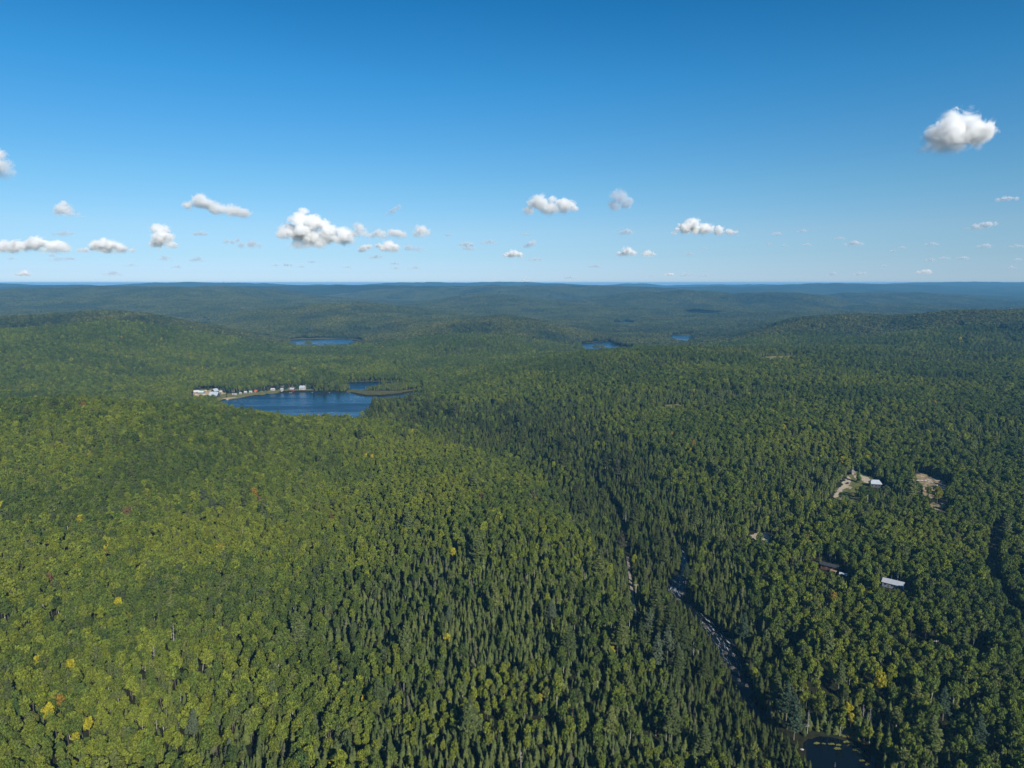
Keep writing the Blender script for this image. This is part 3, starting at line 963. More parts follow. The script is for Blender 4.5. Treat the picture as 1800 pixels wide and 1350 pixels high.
def to_px(x, y, z):
    dz = z - CAM_Z
    f = y * CP_ - dz * SP_; u = y * SP_ + dz * CP_
    return 900 + FPX * x / f, 675 - FPX * u / f

FOREST = {'maple': grow('maple', 3.9, 200, PATCH_FROM, 1001), 'spruce': grow('spruce', 3.5, 200, PATCH_FROM, 1002),
          'pine': grow('pine', 13.0, 200, PATCH_FROM, 1003)}

# ------------------------------------------------------------------ forest as one scattered object per kind
SRC = bpy.data.collections.new("tree_shapes")             # never linked to the scene: only instanced from

def combined(kind, i):
    out = bpy.data.meshes.new(kind + "_shape")
    cm, tm = SHAPES[kind][i]
    bm = bmesh.new()
    bm.from_mesh(cm)
    nf = len(bm.faces)
    bm.from_mesh(tm)
    bm.faces.ensure_lookup_table()
    for f in bm.faces[nf:]:
        f.material_index = 1
    bm.to_mesh(out); bm.free()
    out.materials.append(cm.materials[0]); out.materials.append(tm.materials[0])
    return out

def scatter(name, label_kind, pts, rot, scl, idx, tint, meshes):
    coll = bpy.data.collections.new(name + "_shapes")
    for i, me in enumerate(meshes):
        o = bpy.data.objects.new("%s_%02d" % (name + "_shape", i), me)
        coll.objects.link(o)
    me = bpy.data.meshes.new(name)
    n = len(pts)
    me.vertices.add(n); me.vertices.foreach_set("co", np.asarray(pts, np.float32).ravel())
    def attr(nm, typ, field, arr):
        a = me.attributes.new(nm, typ, 'POINT'); a.data.foreach_set(field, np.ascontiguousarray(arr).ravel())
    attr("rot", 'FLOAT_VECTOR', "vector", np.asarray(rot, np.float32))
    attr("scl", 'FLOAT_VECTOR', "vector", np.asarray(scl, np.float32))
    attr("idx", 'INT', "value", np.asarray(idx, np.int32))
    t4 = np.ones((n, 4), np.float32); t4[:, :3] = tint
    attr("tint", 'FLOAT_COLOR', "color", t4)
    o = bpy.data.objects.new(name, me)
    COL.objects.link(o)
    ng = bpy.data.node_groups.new(name + "_nodes", 'GeometryNodeTree')
    ng.interface.new_socket("Geometry", in_out='INPUT', socket_type='NodeSocketGeometry')
    ng.interface.new_socket("Geometry", in_out='OUTPUT', socket_type='NodeSocketGeometry')
    nn, ll = ng.nodes, ng.links
    gi = nn.new("NodeGroupInput"); go = nn.new("NodeGroupOutput")
    ci = nn.new("GeometryNodeCollectionInfo"); ci.inputs["Collection"].default_value = coll
    ci.inputs["Separate Children"].default_value = True; ci.inputs["Reset Children"].default_value = True
    ip = nn.new("GeometryNodeInstanceOnPoints"); ip.inputs["Pick Instance"].default_value = True
    def na(nm, typ):
        k = nn.new("GeometryNodeInputNamedAttribute"); k.data_type = typ; k.inputs["Name"].default_value = nm
        return k.outputs["Attribute"]
    e2r = nn.new("FunctionNodeEulerToRotation")
    ll.new(gi.outputs[0], ip.inputs["Points"]); ll.new(ci.outputs[0], ip.inputs["Instance"])
    ll.new(na("idx", 'INT'), ip.inputs["Instance Index"])
    ll.new(na("rot", 'FLOAT_VECTOR'), e2r.inputs[0]); ll.new(e2r.outputs[0], ip.inputs["Rotation"])
    ll.new(na("scl", 'FLOAT_VECTOR'), ip.inputs["Scale"])
    ll.new(ip.outputs[0], go.inputs[0])
    md = o.modifiers.new("scatter", 'NODES'); md.node_group = ng
    o["kind"] = "stuff"
    return o

GOOD = {}
NEAR = {}
for kind, cap in (('maple', 300), ('spruce', 300), ('pine', 60)):
    f = FOREST[kind]
    d3 = np.sqrt(f['x'] ** 2 + f['y'] ** 2 + (CAM_Z - f['z']) ** 2)
    px, py = to_px(f['x'], f['y'], f['z'] + 9 * f['s'][:, 2])
    vis = (px > -6) & (px < 1806) & (py < 1356)
    order = np.argsort(np.where(vis, d3, 1e9))[:cap]
    pick = np.zeros(len(d3), bool); pick[order] = True
    NEAR[kind] = order
    k = ~pick
    pts = np.stack([f['x'], f['y'], f['z']], 1)[k]
    rot = np.stack([f['tilt'][:, 0], f['tilt'][:, 1], f['rz']], 1)[k]
    nm = {'maple': 'broadleaf_forest', 'spruce': 'spruce_forest', 'pine': 'pine_grove'}[kind]
    GOOD[kind] = scatter(nm, kind, pts, rot, f['s'][k], f['idx'][k], f['tint'][k], [combined(kind, i) for i in range(len(SHAPES[kind]))])
    print("forest", kind, len(pts))
tag(GOOD['maple'], "green broadleaf forest covering the hills around the lakes", "forest")
tag(GOOD['spruce'], "dark spruce forest running along the stream valley and hills", "forest")
tag(GOOD['pine'], "feathery white pines rising above the rest of the forest", "forest")

# the 300 trees of each kind that show largest: single things with trunk and crown
def single_tree(kind, name, x, y, z, i, s, rz, tint, label, cat, group):
    o = bpy.data.objects.new(name, None); COL.objects.link(o)
    o.empty_display_size = 2
    o.location = (x, y, z); o.rotation_euler = (0, 0, rz); o.scale = s
    tag(o, label, cat, group)
    c = bpy.data.objects.new("crown", SHAPES[kind][i][0]); link(c, o)
    c["tint"] = [float(v) for v in tint]
    t = bpy.data.objects.new("trunk", SHAPES[kind][i][1]); link(t, o)
    return o

TENTHS = ["at the left edge", "a tenth in from the left", "a fifth in from the left", "three tenths in from the left", "four tenths in from the left",
          "in the middle", "four tenths in from the right", "three tenths in from the right", "a fifth in from the right", "a tenth in from the right", "at the right edge"]

def whereabouts(px, py):
    row = "on the bottom edge" if py > 1315 else "just above the bottom edge" if py > 1255 else "well above the bottom edge"
    return "%s, %s" % (row, TENTHS[int(min(10, max(0, round(px / 180.0))))])

for kind in ('maple', 'spruce', 'pine'):
    f = FOREST[kind]
    for j in NEAR[kind]:
        px, py = to_px(f['x'][j], f['y'][j], f['z'][j] + 9)
        t = f['tint'][j]
        w = whereabouts(px, py)
        if kind == 'maple':
            lum = t[0] / max(t[1], 1e-4)
            col = "orange brown" if lum > 1.4 else "dull yellow" if lum > 1.05 else "greyish olive" if t[2] / t[1] > 0.36 else "yellowish green" if lum > 0.79 else "mid green" if lum > 0.69 else "dark green"
            sz = "broad " if f["s"][j, 0] > 0.85 else "slim " if f["s"][j, 0] < 0.55 else ""
            lab = "%s%s broadleaf tree %s" % (sz, col, w); nm, cat = "broadleaf_tree", "tree"
        elif kind == 'spruce':
            col = "greyish" if t[2] / t[1] > 0.5 else "light olive green" if t[1] > 0.106 else "mid green" if t[1] > 0.087 else "dark green"
            col = ("tall " if f['s'][j, 2] > 0.9 else "small ") + col
            lab = "%s spruce %s" % (col, w); nm, cat = "spruce_tree", "spruce"
        else:
            lab = "%s feathery pine %s" % ("tall" if f['s'][j, 2] > 0.82 else "young", w); nm, cat = "pine_tree", "pine"
        single_tree(kind, nm, f['x'][j], f['y'][j], f['z'][j], int(f['idx'][j]), f['s'][j], f['rz'][j], t, lab, cat, {"maple": "broadleaf trees", "spruce": "spruces", "pine": "pines"}[kind] + " " + w)
# ------------------------------------------------------------------ far forest: patches of many small trees
def patch_mesh(seed, con, half=21.0):
    rng = np.random.default_rng(seed)
    Vs, Fq, Sh, o = [], [], [], 0
    pts = []
    step = 4.6
    for gx in np.arange(-half, half, step):
        for gy in np.arange(-half, half, step):
            p = np.array([gx, gy]) + rng.uniform(-1.8, 1.8, 2) + step / 2
            if np.hypot(*p) < half * 1.02:
                pts.append(p)
    low = {'b': [broadleaf_geo(900 + i, 13, 3.7, 0.16, 0.92)[0] for i in range(3)],
           's': [spruce_geo(950 + i, 13.5, 1.75, 6, 6)[0] for i in range(3)]}
    for p in pts:
        isc = rng.random() < con
        V, F, sh = low['s' if isc else 'b'][rng.integers(0, 3)]
        s = rng.uniform(0.75, 1.2); a = rng.uniform(0, 6.28)
        ca, sa = math.cos(a), math.sin(a)
        V = np.asarray(V) * s
        V = np.stack([V[:, 0] * ca - V[:, 1] * sa + p[0], V[:, 0] * sa + V[:, 1] * ca + p[1], V[:, 2] - 0.6], 1)
        if isc:
            k = np.array([0.55, 0.66, 0.95]) * rng.uniform(0.8, 1.25)
        else:
            y = rng.random()
            k = (np.array([0.62, 0.76, 1.0]) * (1 - y) + np.array([1.45, 1.28, 1.0]) * y) * rng.uniform(0.85, 1.15)
            if rng.random() < 0.012: k = np.array([2.4, 1.5, 0.9])
        Vs.append(V); Sh.append(np.asarray(sh) * k)
        Fq += [tuple(int(q) + o for q in dict.fromkeys(f)) for f in F]
        o += len(V)
    me = bpy.data.meshes.new("forest_patch")
    me.from_pydata(np.concatenate(Vs).tolist(), [], Fq)
    me.materials.append(M['leaf'])
    set_shade(me, np.concatenate(Sh))
    return me

PATCHES = [patch_mesh(1, 0.08), patch_mesh(2, 0.15), patch_mesh(3, 0.4), patch_mesh(4, 0.55), patch_mesh(5, 0.9), patch_mesh(6, 0.97)]
_r = np.random.default_rng(77)
px_, py_ = jgrid(33.0, PATCH_FROM + 8, PATCH_TO, _r, 0.72)
keep = np.ones(len(px_), bool)
for k, (zl, P) in LAKE_POLY.items():
    m = near_mask(px_, py_, P, 40)
    if m.any():
        q = keep[m]; q &= sdist(px_[m], py_[m], P) > 13; keep[m] = q
# islands and tree tongues inside the far lakes come later as single trees
px_, py_ = px_[keep], py_[keep]
pz_ = terrain(px_, py_)
gx_ = (terrain(px_ + 12, py_) - terrain(px_ - 12, py_)) / 24; gy_ = (terrain(px_, py_ + 12) - terrain(px_, py_ - 12)) / 24
con_ = np.clip(conifer_share(px_, py_) + _r.normal(0, 0.1, len(px_)), 0, 0.999)
idx_ = np.clip((con_ * 3).astype(int) * 2 + _r.integers(0, 2, len(px_)), 0, 5)
spin = _r.uniform(0, 6.283, len(px_))
rots = np.zeros((len(px_), 3))
for i in range(len(px_)):
    nrm = Vector((-gx_[i], -gy_[i], 1.0)).normalized()
    e = (Vector((0, 0, 1)).rotation_difference(nrm).to_matrix() @ Matrix.Rotation(spin[i], 3, 'Z')).to_euler()
    rots[i] = e
yv_ = np.clip(yellowness(px_, py_) - 0.05, 0, 1)
tint_ = lerp3((0.050, 0.068, 0.034), (0.092, 0.104, 0.038), np.clip(yv_ * 1.6, 0, 1.3))
sc_ = _r.uniform(0.92, 1.08, (len(px_), 1)) * np.ones((1, 3))
far_forest = scatter("far_forest", None, np.stack([px_, py_, pz_], 1), rots, sc_, idx_, tint_, PATCHES)
tag(far_forest, "distant mixed forest covering the farther hills up to the horizon", "forest")
print("patches", len(px_))

# ------------------------------------------------------------------ terrain sheet
def fan(azs, Ds, fn):
    A, R = np.meshgrid(azs, Ds)
    X = (np.sin(A) * R).ravel(); Y = (np.cos(A) * R).ravel()
    Z = fn(X, Y)
    n, m = len(Ds), len(azs)
    i = np.arange(n - 1)[:, None] * m + np.arange(m - 1)[None]
    Q = np.stack([i, i + 1, i + 1 + m, i + m], -1).reshape(-1, 4)
    return np.stack([X, Y, Z], 1), Q
Ds = np.concatenate([np.geomspace(40, 1600, 430)[:-1], np.geomspace(1600, 27000, 330)])
V, Q = fan(np.linspace(-1.0, 1.0, 520), Ds, terrain)
gm, n, l = new_mat("forest_ground")
geo = N(n, "ShaderNodeNewGeometry")
att = N(n, "ShaderNodeAttribute", attribute_type='GEOMETRY', attribute_name="cover")
def noise_node(scale, detail, rough=0.6):
    k = N(n, "ShaderNodeTexNoise"); k.inputs["Scale"].default_value = scale; k.inputs["Detail"].default_value = detail
    k.inputs["Roughness"].default_value = rough
    l.new(geo.outputs["Position"], k.inputs["Vector"])
    return k
n1 = noise_node(1 / 9.0, 3); n2 = noise_node(1 / 260.0, 5); n3 = noise_node(1 / 3.0, 4)
r1 = N(n, "ShaderNodeValToRGB"); r1.color_ramp.elements[0].position = 0.33; r1.color_ramp.elements[1].position = 0.68
r1.color_ramp.elements[0].color = (0.015, 0.022, 0.014, 1); r1.color_ramp.elements[1].color = (0.055, 0.070, 0.030, 1)  # distant canopy colour, the trees' self-shadowing darkened in
r2 = N(n, "ShaderNodeValToRGB"); r2.color_ramp.elements[0].position = 0.38; r2.color_ramp.elements[1].position = 0.62
r2.color_ramp.elements[0].color = (0.60, 0.72, 0.95, 1); r2.color_ramp.elements[1].color = (1.2, 1.12, 0.9, 1)
mc = N(n, "ShaderNodeVectorMath", operation='MULTIPLY')
l.new(n1.outputs[0], r1.inputs[0]); l.new(n2.outputs[0], r2.inputs[0]); l.new(r1.outputs[0], mc.inputs[0]); l.new(r2.outputs[0], mc.inputs[1])
rf = N(n, "ShaderNodeValToRGB"); rf.color_ramp.elements[0].position = 0.3; rf.color_ramp.elements[1].position = 0.7
rf.color_ramp.elements[0].color = (0.014, 0.013, 0.009, 1); rf.color_ramp.elements[1].color = (0.030, 0.034, 0.014, 1)
l.new(n3.outputs[0], rf.inputs[0])
mix = N(n, "ShaderNodeMix", data_type='RGBA')
l.new(att.outputs["Fac"], mix.inputs["Factor"]); l.new(rf.outputs[0], mix.inputs["A"]); l.new(mc.outputs[0], mix.inputs["B"])
bmp = N(n, "ShaderNodeBump"); bmp.inputs["Distance"].default_value = 6.0
l.new(n1.outputs[0], bmp.inputs["Height"]); l.new(att.outputs["Fac"], bmp.inputs["Strength"])
bs = N(n, "ShaderNodeBsdfDiffuse"); on = N(n, "ShaderNodeOutputMaterial")
l.new(mix.outputs["Result"], bs.inputs["Color"]); l.new(bmp.outputs[0], bs.inputs["Normal"]); l.new(bs.outputs[0], on.inputs[0])
gme = fast_mesh("ground", V, Q, gm, True)
a = gme.attributes.new("cover", 'FLOAT', 'POINT')
a.data.foreach_set("value", sstep(PATCH_TO - 500, PATCH_TO, np.hypot(V[:, 0], V[:, 1])).astype(np.float32))
ground_ob = link(bpy.data.objects.new("ground", gme)); tag(ground_ob, kind="structure")

# ------------------------------------------------------------------ water
def water_mat(name, deep, rough, wave, bump, spec=0.5):
    m, n, l = new_mat(name)
    b = N(n, "ShaderNodeBsdfPrincipled"); o = N(n, "ShaderNodeOutputMaterial")
    b.inputs["Base Color"].default_value = (*deep, 1); b.inputs["Roughness"].default_value = rough
    b.inputs["IOR"].default_value = 1.33
    b.inputs["Specular IOR Level"].default_value = spec
    g = N(n, "ShaderNodeNewGeometry"); nz = N(n, "ShaderNodeTexNoise")
    nz.inputs["Scale"].default_value = 1 / wave; nz.inputs["Detail"].default_value = 4
    nb = N(n, "ShaderNodeTexNoise"); nb.inputs["Scale"].default_value = 1 / 70.0; nb.inputs["Detail"].default_value = 3
    mp = N(n, "ShaderNodeMapping"); mp.inputs["Scale"].default_value = (0.35, 1.6, 1)
    mr = N(n, "ShaderNodeMapRange"); mr.inputs[1].default_value = 0.40; mr.inputs[2].default_value = 0.62
    mr.inputs[3].default_value = rough * 0.55; mr.inputs[4].default_value = rough * 1.5
    l.new(g.outputs["Position"], mp.inputs["Vector"]); l.new(mp.outputs[0], nb.inputs["Vector"])
    l.new(nb.outputs[0], mr.inputs[0]); l.new(mr.outputs[0], b.inputs["Roughness"])
    bp = N(n, "ShaderNodeBump"); bp.inputs["Strength"].default_value = bump; bp.inputs["Distance"].default_value = 0.6
    l.new(g.outputs["Position"], nz.inputs["Vector"]); l.new(nz.outputs[0], bp.inputs["Height"])
    l.new(bp.outputs[0], b.inputs["Normal"]); l.new(b.outputs[0], o.inputs[0])
    return m
M['water'] = water_mat("lake_water", (0.006, 0.026, 0.060), 0.26, 2.2, 0.5)  # blue of the reflected sky is put into the base colour
M['pond'] = water_mat("pond_water", (0.003, 0.006, 0.010), 0.05, 2.0, 0.05, 0.25)
WATER_LABEL = {}
for k, (zl, P) in LAKE_POLY.items():
    bm = bmesh.new()
    vs = [bm.verts.new((p[0], p[1], zl)) for p in P]
    bm.faces.new(vs)
    bmesh.ops.triangulate(bm, faces=bm.faces[:])
    bmesh.ops.recalc_face_normals(bm, faces=bm.faces[:])
    for f in bm.faces:
        if f.normal.z < 0: f.normal_flip()
    me = bpy.data.meshes.new(k); bm.to_mesh(me); bm.free()
    me.materials.append(M['pond' if k == 'pond' else 'water'])
    tag(link(bpy.data.objects.new('pond' if k == 'pond' else 'lake', me)), kind="structure")

# ------------------------------------------------------------------ haze
def box(name, x0, x1, y0, y1, z0, z1, mat, parent=None):
    v = [(x, y, z) for z in (z0, z1) for y in (y0, y1) for x in (x0, x1)]
    f = [(0, 2, 3, 1), (4, 5, 7, 6), (0, 1, 5, 4), (2, 6, 7, 3), (0, 4, 6, 2), (1, 3, 7, 5)]
    return link(bpy.data.objects.new(name, mesh_from(name, v, f, mat)), parent)
hm, n, l = new_mat("haze")
pv = N(n, "ShaderNodeVolumePrincipled"); o = N(n, "ShaderNodeOutputMaterial")
pv.inputs["Color"].default_value = (0.19, 0.57, 1.0, 1)
pv.inputs["Density"].default_value = 6.2e-5
pv.inputs["Anisotropy"].default_value = 0.0
l.new(pv.outputs[0], o.inputs["Volume"])
hz = box("haze", -24500, 24500, -800, 28000, -90, 209, hm)
tag(hz, kind="stuff")
# ------------------------------------------------------------------ clearings, shores, roads: thin sheets lying on the ground
def drape(name, P, mat, step=2.0, lift=0.3, edge=1.2, seed=5, level=None):
    P = np.asarray(P)
    x0, x1, y0, y1 = P[:, 0].min(), P[:, 0].max(), P[:, 1].min(), P[:, 1].max()
    step = max(step, (x1 - x0) / 220, (y1 - y0) / 220)
    nx, ny = int((x1 - x0) / step) + 3, int((y1 - y0) / step) + 3
    gx = x0 - step + np.arange(nx) * step; gy = y0 - step + np.arange(ny) * step
    X, Y = np.meshgrid(gx, gy)
    X = X + step * 0.3 * fbm(X, Y, step * 3, seed, 2); Y = Y + step * 0.3 * fbm(X, Y, step * 3, seed + 1, 2)
    S = sdist(X.ravel(), Y.ravel(), P).reshape(X.shape) + edge * fbm(X, Y, 7.0, seed + 2, 2)
    ok = (S[:-1, :-1] < 0) & (S[1:, :-1] < 0) & (S[:-1, 1:] < 0) & (S[1:, 1:] < 0)
    i = np.arange(ny - 1)[:, None] * nx + np.arange(nx - 1)[None]
    Q = np.stack([i, i + 1, i + 1 + nx, i + nx], -1)[ok]
    Z = np.full(X.size, level) if level is not None else terrain(X.ravel(), Y.ravel()) + lift
    V = np.stack([X.ravel(), Y.ravel(), Z], 1)
    used, inv = np.unique(Q.ravel(), return_inverse=True)
    if len(used) == 0:
        return None
    me = fast_mesh(name, V[used], inv.reshape(-1, 4), mat, True)
    return tag(link(bpy.data.objects.new(name, me)), kind="structure")

def soil(name, a, b, scale, c=None):
    m, n, l = new_mat(name)
    g = N(n, "ShaderNodeNewGeometry"); z = N(n, "ShaderNodeTexNoise"); z.inputs["Scale"].default_value = scale
    z.inputs["Detail"].default_value = 6; z.inputs["Roughness"].default_value = 0.65
    r = N(n, "ShaderNodeValToRGB")
    r.color_ramp.elements[0].position = 0.35; r.color_ramp.elements[1].position = 0.65
    r.color_ramp.elements[0].color = (*a, 1); r.color_ramp.elements[1].color = (*b, 1)
    if c:
        e = r.color_ramp.elements.new(0.5); e.color = (*c, 1)
    bp = N(n, "ShaderNodeBump"); bp.inputs["Distance"].default_value = 0.3; bp.inputs["Strength"].default_value = 0.6
    d = N(n, "ShaderNodeBsdfDiffuse"); o = N(n, "ShaderNodeOutputMaterial")
    l.new(g.outputs["Position"], z.inputs["Vector"]); l.new(z.outputs[0], r.inputs[0]); l.new(z.outputs[0], bp.inputs["Height"])
    l.new(r.outputs[0], d.inputs["Color"]); l.new(bp.outputs[0], d.inputs["Normal"]); l.new(d.outputs[0], o.inputs[0])
    return m

M['lawn'] = soil("lawn", (0.065, 0.085, 0.026), (0.155, 0.145, 0.06), 0.25)
M['gravel'] = soil("gravel", (0.30, 0.24, 0.17), (0.46, 0.40, 0.31), 0.5)
M['red_soil'] = soil("red_soil", (0.085, 0.085, 0.035), (0.42, 0.34, 0.23), 0.22, (0.23, 0.175, 0.105))
M['meadow'] = soil("meadow", (0.11, 0.11, 0.045), (0.19, 0.165, 0.085), 0.06)
M['reed'] = soil("reed", (0.065, 0.072, 0.028), (0.125, 0.112, 0.05), 0.12)
M['shore_grass'] = soil("shore_grass", (0.10, 0.105, 0.04), (0.19, 0.175, 0.075), 0.12)
M['rust_reed'] = soil("rust_reed", (0.10, 0.095, 0.025), (0.24, 0.135, 0.04), 0.4)
M['sand'] = soil("sand", (0.30, 0.23, 0.14), (0.45, 0.37, 0.25), 0.2)
M['road'] = soil("road_gravel", (0.035, 0.034, 0.024), (0.075, 0.068, 0.05), 0.6)  # dark tone paints in the shade of the tall trees beside the road
M['track'] = soil("track_gravel", (0.18, 0.155, 0.125), (0.30, 0.26, 0.22), 0.6)

def gp(pts):
    return np.array([ground(a, b)[:2] for a, b in pts])

drape("lawn", P_YARD, M['lawn'], 2.0, 0.35, 5.0)
for pts in ([(1470,866),(1480,848),(1491,838),(1498,844),(1494,858),(1480,866)], [(1500,838),(1510,836),(1530,842),(1538,847),(1533,852),(1518,850),(1513,845),(1506,848)],
            [(1458,882),(1465,869),(1476,864),(1475,872),(1466,881)], [(1489,857),(1496,856),(1496,861),(1491,861)]):
    drape("gravel_drive", gp(pts), M['gravel'], 1.0, 0.55, 3.0)
drape("bare_soil", P_LOGGED, M['red_soil'], 1.6, 0.35, 7.0)
drape("bare_soil", P_LOGGED2, M['red_soil'], 1.6, 0.35, 6.0)
drape("sandy_patch", P_SANDPIT, M['gravel'], 1.5, 0.35, 1.5)
drape("meadow", P_STRIP, M['meadow'], 5.0, 0.5, 2.0)
drape("marsh", P_MARSH, M['meadow'], 5.0, 0.5, 2.0)
drape("village_green", P_VILLAGE, M['shore_grass'], 2.0, 0.4, 1.5)
for pts in ([(338,693),(344,689),(362,690),(372,688),(376,692),(362,696),(345,699)], [(362,687.5),(372,686),(374,688.5),(366,690)], [(386,690),(398,689),(398,693),(388,694)], [(346,700),(354,697),(352,706),(347,705)]):
    drape("sandy_yard", gp(pts), M['sand'], 1.5, 0.6, 1.0)
drape("lake_shore", P_SHORE, M['shore_grass'], 2.5, 0.3, 1.0)
drape("beach", gp([(388,702.5),(398,699.5),(417,698.5),(416,700.5),(400,704)]), M['sand'], 1.2, 0.6, 0.6)
drape("reed_bed", P_SPIT, M['reed'], 3.0, 0.3, 1.5)
drape("reed_bed", P_REED, M['reed'], 5.0, 0.5, 3.0)
for pts in ([(603,674),(612,670),(650,669.6),(700,669.4),(724,672.5),(700,671.9),(650,671.9),(622,673)], [(1020,603.5),(1040,601.5),(1058,599.5),(1074,599.2),(1080,602),(1072,600.6),(1056,601.4),(1040,603.2)],
            [(1080,611),(1086,608),(1104,608.6),(1114,610.5),(1104,611),(1088,610.5)], [(1172,589.4),(1195,588),(1218,588.6),(1216,590),(1195,589.6)], [(618,600.2),(630,598.6),(644,599.4),(642,600.6),(630,600.4)],
            [(556,690),(580,688),(606,689.2),(612,690.6),(580,689.8)]):
    drape("reed_bed", gp(pts), M['reed'], 4.0, 0.5, 1.0)
drape("pond_bank", gp([(1458,1292),(1462,1278),(1478,1274),(1500,1282),(1504,1292),(1486,1300),(1470,1296)]), M['lawn'], 1.0, 0.25, 1.0)
drape("pond_bank", gp([(1484,1294),(1496,1284),(1516,1286),(1530,1296),(1536,1308),(1524,1312),(1506,1306),(1490,1301)]), M['rust_reed'], 1.0, 0.32, 1.0)

def ribbon(name, L, w, mat, lift=0.35, sub=6):
    pts = []
    for i in range(len(L) - 1):
        for k in range(sub):
            pts.append(L[i][:2] * (1 - k / sub) + L[i + 1][:2] * (k / sub))
    pts.append(L[-1][:2]); pts = np.array(pts)
    t = np.gradient(pts, axis=0); t /= np.linalg.norm(t, axis=1, keepdims=True)
    nrm = np.stack([t[:, 1], -t[:, 0]], 1)
    cols = np.linspace(-1, 1, 5)
    XY = pts[:, None] + nrm[:, None] * (cols[None, :, None] * w)
    Z = terrain(XY[..., 0].ravel(), XY[..., 1].ravel()) + lift
    V = np.concatenate([XY.reshape(-1, 2), Z[:, None]], 1)
    i = np.arange(len(pts) - 1)[:, None] * 5 + np.arange(4)[None]
    Q = np.stack([i, i + 1, i + 6, i + 5], -1).reshape(-1, 4)
    return tag(link(bpy.data.objects.new(name, fast_mesh(name, V, Q, mat, True))), kind="structure")
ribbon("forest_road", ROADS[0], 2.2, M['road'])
ribbon("gravel_road", ROADS[1][4:8], 0.9, M['track'])

# the stream with its white water
pts, lev, wid, foam = [], [], [], []
SUB = 8
for i in range(len(STREAM) - 1):
    for k in range(SUB):
        f = k / SUB
        q = STREAM[i] * (1 - f) + STREAM[i + 1] * f
        pts.append(q[:2]); lev.append(q[2]); wid.append(q[3]); foam.append(q[4])
pts = np.array(pts); lev = np.array(lev); wid = np.array(wid); foam = np.array(foam)
t = np.gradient(pts, axis=0); t /= np.linalg.norm(t, axis=1, keepdims=True)
nrm = np.stack([t[:, 1], -t[:, 0]], 1)
K = 13
cc = np.linspace(-1, 1, K)
XY = pts[:, None] + nrm[:, None] * (cc[None, :, None] * (wid[:, None, None] + 1.0))
F2 = np.repeat(foam[:, None], K, 1)
bumps = 0.12 * F2 * fbm(XY[..., 0], XY[..., 1], 2.6, 131, 2)
Z = lev[:, None] + bumps + 0.04
V = np.concatenate([XY.reshape(-1, 2), Z.reshape(-1, 1)], 1)
i = np.arange(len(pts) - 1)[:, None] * K + np.arange(K - 1)[None]
Q = np.stack([i, i + 1, i + 1 + K, i + K], -1).reshape(-1, 4)
sm, n, l = new_mat("stream_water")
b = N(n, "ShaderNodeBsdfPrincipled"); o = N(n, "ShaderNodeOutputMaterial")
b.inputs["IOR"].default_value = 1.33; b.inputs["Specular IOR Level"].default_value = 0.25
uv = N(n, "ShaderNodeAttribute", attribute_type='GEOMETRY', attribute_name="flow")
fo = N(n, "ShaderNodeAttribute", attribute_type='GEOMETRY', attribute_name="foam")
mp = N(n, "ShaderNodeMapping"); mp.inputs["Scale"].default_value = (1.0, 0.13, 1.0)
nz = N(n, "ShaderNodeTexNoise"); nz.inputs["Scale"].default_value = 1.2; nz.inputs["Detail"].default_value = 3; nz.inputs["Distortion"].default_value = 0.8
ad = N(n, "ShaderNodeMath", operation='MULTIPLY_ADD'); ad.inputs[1].default_value = 0.22; 
mr = N(n, "ShaderNodeMapRange"); mr.inputs[1].default_value = 0.70; mr.inputs[2].default_value = 0.92; mr.clamp = True
mx = N(n, "ShaderNodeMix", data_type='RGBA'); mx.inputs["A"].default_value = (0.004, 0.007, 0.010, 1); mx.inputs["B"].default_value = (0.60, 0.63, 0.65, 1)
rr = N(n, "ShaderNodeMapRange"); rr.inputs[3].default_value = 0.07; rr.inputs[4].default_value = 0.9
l.new(uv.outputs["Vector"], mp.inputs["Vector"]); l.new(mp.outputs[0], nz.inputs["Vector"])
l.new(fo.outputs["Fac"], ad.inputs[0]); l.new(nz.outputs[0], ad.inputs[2]); l.new(ad.outputs[0], mr.inputs[0])
l.new(mr.outputs[0], mx.inputs["Factor"]); l.new(mx.outputs["Result"], b.inputs["Base Color"])
l.new(mr.outputs[0], rr.inputs[0]); l.new(rr.outputs[0], b.inputs["Roughness"])
bp = N(n, "ShaderNodeBump"); bp.inputs["Distance"].default_value = 0.06; bp.inputs["Strength"].default_value = 0.4
l.new(nz.outputs[0], bp.inputs["Height"]); l.new(bp.outputs[0], b.inputs["Normal"]); l.new(b.outputs[0], o.inputs[0])
sme = fast_mesh("stream", V, Q, sm, True)
run = np.concatenate([[0], np.cumsum(np.linalg.norm(np.diff(pts, axis=0), axis=1))])
a = sme.attributes.new("flow", 'FLOAT_VECTOR', 'POINT')
a.data.foreach_set("vector", np.stack([(cc[None] * wid[:, None]).ravel(), np.repeat(run, K), np.zeros(len(V))], 1).astype(np.float32).ravel())
a = sme.attributes.new("foam", 'FLOAT', 'POINT')
edge = 1 - 0.35 * np.abs(cc[None]) ** 3
a.data.foreach_set("value", (F2 * edge).astype(np.float32).ravel())
tag(link(bpy.data.objects.new("stream", sme)), kind="structure")

